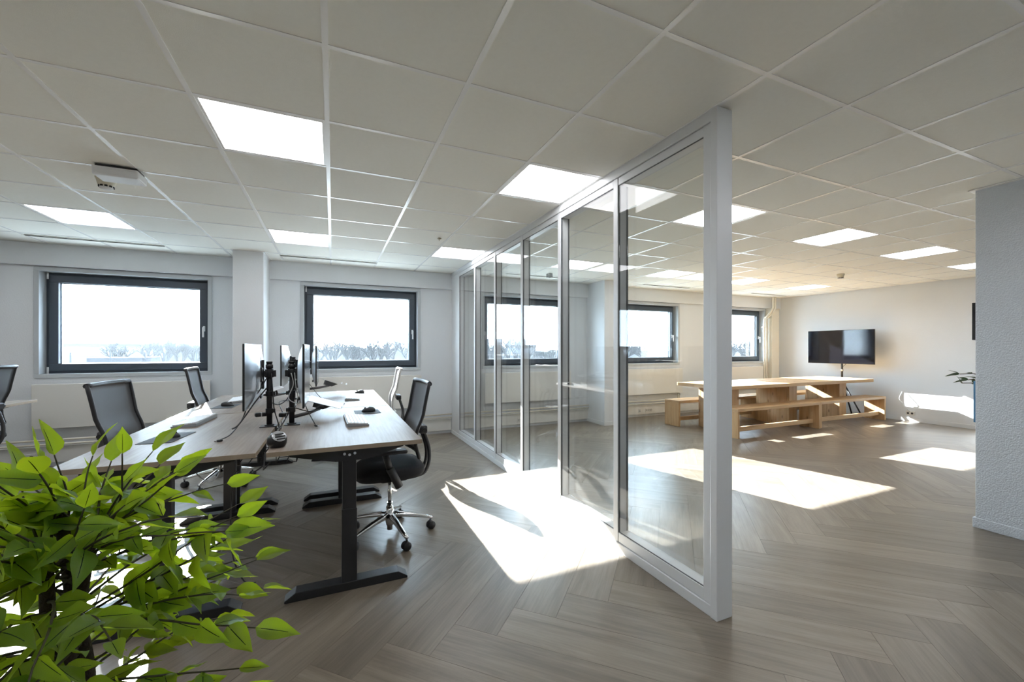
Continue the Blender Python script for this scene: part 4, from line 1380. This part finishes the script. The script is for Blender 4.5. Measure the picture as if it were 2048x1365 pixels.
# potted plant behind the near wall end
t = empty('potted_plant', (5.86, 1.62, 0), 0, 'slender potted plant whose sprig shows beside the near wall end', 'plant')
MB().lathe([(0, 0), (.12, 0), (.15, .30), (.14, .30), (.135, .27), (0, .27)], seg=24).obj('pot', 'pot', t)
MB().lathe([(.136, .27), (0, .28)], seg=24).obj('soil', 'soil', t)
MB().tube(catmull([(0, 0, .27), (.02, 0, .6), (0, .02, .95), (-.02, .05, 1.22)], 5), [.012 - .0004 * i for i in range(16)], 8).obj('stem', 'twig', t)
lm = leaf_mesh('leaf', M['leaf_small'], .3, .2, .1, .36)
pq = random.Random(5)
for (bz, a, up) in ((.98, 2.1, .45), (1.08, 1.85, .40), (1.05, 2.5, .35), (.9, -.5, .5), (1.1, .6, .6), (.8, 3.6, .4)):
    d = Vector((math.cos(a), math.sin(a), up)).normalized()
    p0 = Vector((0, .02, bz))
    pts = [p0 + d * (.09 * k) + Vector((0, 0, -.006 * k * k)) for k in range(5)]
    MB().tube(pts, .0035, 5).obj('branch', 'twig', t)
    for k in range(6):
        q = pts[min(4, 2 + k // 2)]
        ld = (d + Vector((pq.uniform(-.9, .9), pq.uniform(-.9, .9), pq.uniform(-.6, .3)))).normalized()
        o = link_copy(lm, 'leaf', t)
        o.matrix_local = leaf_matrix(q, ld, pq.uniform(.075, .11), pq.uniform(-.8, .8))

# ------------------------------------------------------------------ outside, beyond the windows
tag(MB().box(-1400, 1400, YE + 2, 2600, -9.4, -9.0).obj('ground', 'grass'), 'hazy winter ground outside the windows', None, None, 'structure')
t = empty('parking_roof', (-32, 36, -9), 0, 'flat neighbouring roof with railing posts outside the left window', 'roof')
MB().box(0, 24, 0, 34, 0, 8.35).obj('roof_slab', 'bitumen', t)
MB().box(0, 24, -.2, 0, 7.6, 8.75).box(-.2, 0, -.2, 34, 7.6, 8.7).obj('parapet', 'bitumen', t)
MB().box(8, 13, 22, 26, 8.35, 9.4).obj('roof_hut', 'facade', t)
pm = MB().tube([(0, 0, 8.3), (0, 0, 10.1)], .05, 6).mesh('railing_post', M['post'])
for k in range(14):
    link_copy(pm, 'railing_post', t, (1.0 + 1.75 * k, 4.0 + 1.1 * math.sin(k * 2.1), 0))
tree_rnd = random.Random(21)
def bare_tree_mesh(seed):
    rr = random.Random(seed)
    mb = MB()
    def grow(p, d, L, r, depth):
        q = p + d * L
        mid = p + d * (L * .5) + Vector((rr.uniform(-.05, .05), rr.uniform(-.05, .05), 0)) * L
        mb.tube([p, mid, q], [r, r * .85, r * .7], 4 if depth > 1 else 6, cap=False)
        if depth >= 6: return
        n = 3 if depth in (1, 2, 3, 4) else 2
        for k in range(n):
            nd = (d + Vector((rr.uniform(-.75, .75), rr.uniform(-.75, .75), rr.uniform(-.05, .45)))).normalized()
            grow(q if k < 2 else p + d * (L * .65), nd, L * rr.uniform(.62, .82), r * .70, depth + 1)
    grow(Vector((0, 0, 0)), Vector((0, 0, 1)), 3.0, .38, 0)
    zt = max(v[2] for v in mb.v)
    mb.v = [(v[0] / zt, v[1] / zt, v[2] / zt) for v in mb.v]
    return mb.mesh('bare_tree', M['bare_wood'])
TM = [bare_tree_mesh(s) for s in (1, 2, 3)]
def tree(x, y, h, k, lab):
    o = bpy.data.objects.new('bare_tree', TM[k % 3])
    COL.objects.link(o)
    o.location = (x, y, -9)
    s = h
    o.scale = (s, s, s)
    o.rotation_euler = (0, 0, tree_rnd.uniform(0, 6.28))
    tag(o, lab, 'tree', 'bare winter trees outside')
TL = {2: 'hazy bare tree outside the window right of the column', 3: 'hazy bare tree outside the window behind far panes',
      4: 'hazy bare tree outside the window left of the post', 5: 'hazy bare tree outside the corner window', 1: 'hazy bare tree behind the neighbouring flat roof'}
ORD = ['leftmost', 'second from the left', 'third from the left', 'fourth from the left', 'fifth from the left', 'sixth from the left', 'seventh from the left', 'rightmost']
for wi, slopes in ((2, (-.055, -.028, .0, .03, .062, .095, .13, .16)), (3, (.36, .41, .46, .52, .57)), (4, (.78, .83, .88, .94, 1.0)), (5, (1.27, 1.33, 1.40)), (1, (-.30, -.275, -.25, -.235, -.33, -.37))):
    for k, sl in enumerate(slopes):
        y = tree_rnd.uniform(78, 125) if wi != 1 else tree_rnd.uniform(130, 170)
        if wi >= 3: y *= .75
        rank = sorted(slopes).index(sl)
        tree(sl * y, y, tree_rnd.uniform(12.0, 13.6), k, TL[wi] + ', ' + ('rightmost' if rank == len(slopes) - 1 else ORD[rank]))
wd = MB()
wr_ = random.Random(9)
xs = [-150 + 4.0 * k for k in range(120)]
top = [-9 + 9.6 + wr_.uniform(-.9, .9) + 1.0 * math.sin(x * .07) for x in xs]
for k in range(len(xs) - 1):
    a, b_ = xs[k], xs[k + 1]
    wd.add([(a, 230, -9), (b_, 230, -9), (b_, 232, top[k + 1]), (a, 232, top[k]), (a, 246, -9), (b_, 246, -9), (b_, 242, top[k + 1] - .6), (a, 242, top[k] - .6)],
           [(0, 1, 2, 3), (3, 2, 6, 7), (5, 4, 7, 6)])
tag(wd.obj('distant_woodland', 'bare_wood'), 'low hazy woodland band along the horizon outside', 'woodland', None, 'stuff')
def building(name, x, y, w, d, h, lab, floors=0, roof=None):
    t = empty(name, (x, y, -9), 0, lab, 'building')
    MB().box(-w / 2, w / 2, 0, d, 0, h).obj('walls', 'facade', t)
    MB().box(-w / 2 - .4, w / 2 + .4, -.4, d + .4, h, h + .7).obj('roof', 'bitumen', t)
    if floors:
        for k in range(floors):
            z = (k + .4) * h / floors
            MB().box(-w / 2 + 1, w / 2 - 1, -.08, 0, z, z + h / floors * .45).obj('window_band', 'screen_blue', t)
    return t
building('tower_block', -152, 520, 20, 20, 31, 'hazy tower block on the skyline outside the left window', 9)
building('office_block', -158, 640, 26, 20, 29, 'paler block right of the tower on the skyline', 7)
building('long_hall', -118, 320, 34, 30, 15.5, 'long low hall left of the tower outside the left window', 3)
building('big_hall', -205, 520, 80, 40, 23, 'broad hazy hall at the left of the skyline', 4)
building('low_shed', -78, 190, 30, 20, 11.5, 'low shed behind the neighbouring roof', 2)
building('far_block', 62, 420, 12, 15, 22, 'small far block behind the trees through the glass', 6)

# ------------------------------------------------------------------ haze in the air outside
hz = MB().box(-900, 900, YE + 6, 1200, -9.2, 60).obj('outdoor_haze', 'grass')
tag(hz, 'pale winter haze hanging over the land outside', 'haze', None, 'stuff')
hm = bpy.data.materials.new('winter_haze')
hm.use_nodes = True
nt = hm.node_tree
nt.nodes.remove(nt.nodes['Principled BSDF'])
vs_ = nt.nodes.new('ShaderNodeVolumeScatter')
vs_.inputs['Color'].default_value = (0.84, 0.93, 1.0, 1)
vs_.inputs['Density'].default_value = 0.00024
vs_.inputs['Anisotropy'].default_value = 0.3
nt.links.new(vs_.outputs[0], nt.nodes['Material Output'].inputs['Volume'])
hz.data.materials.clear()
hz.data.materials.append(hm)
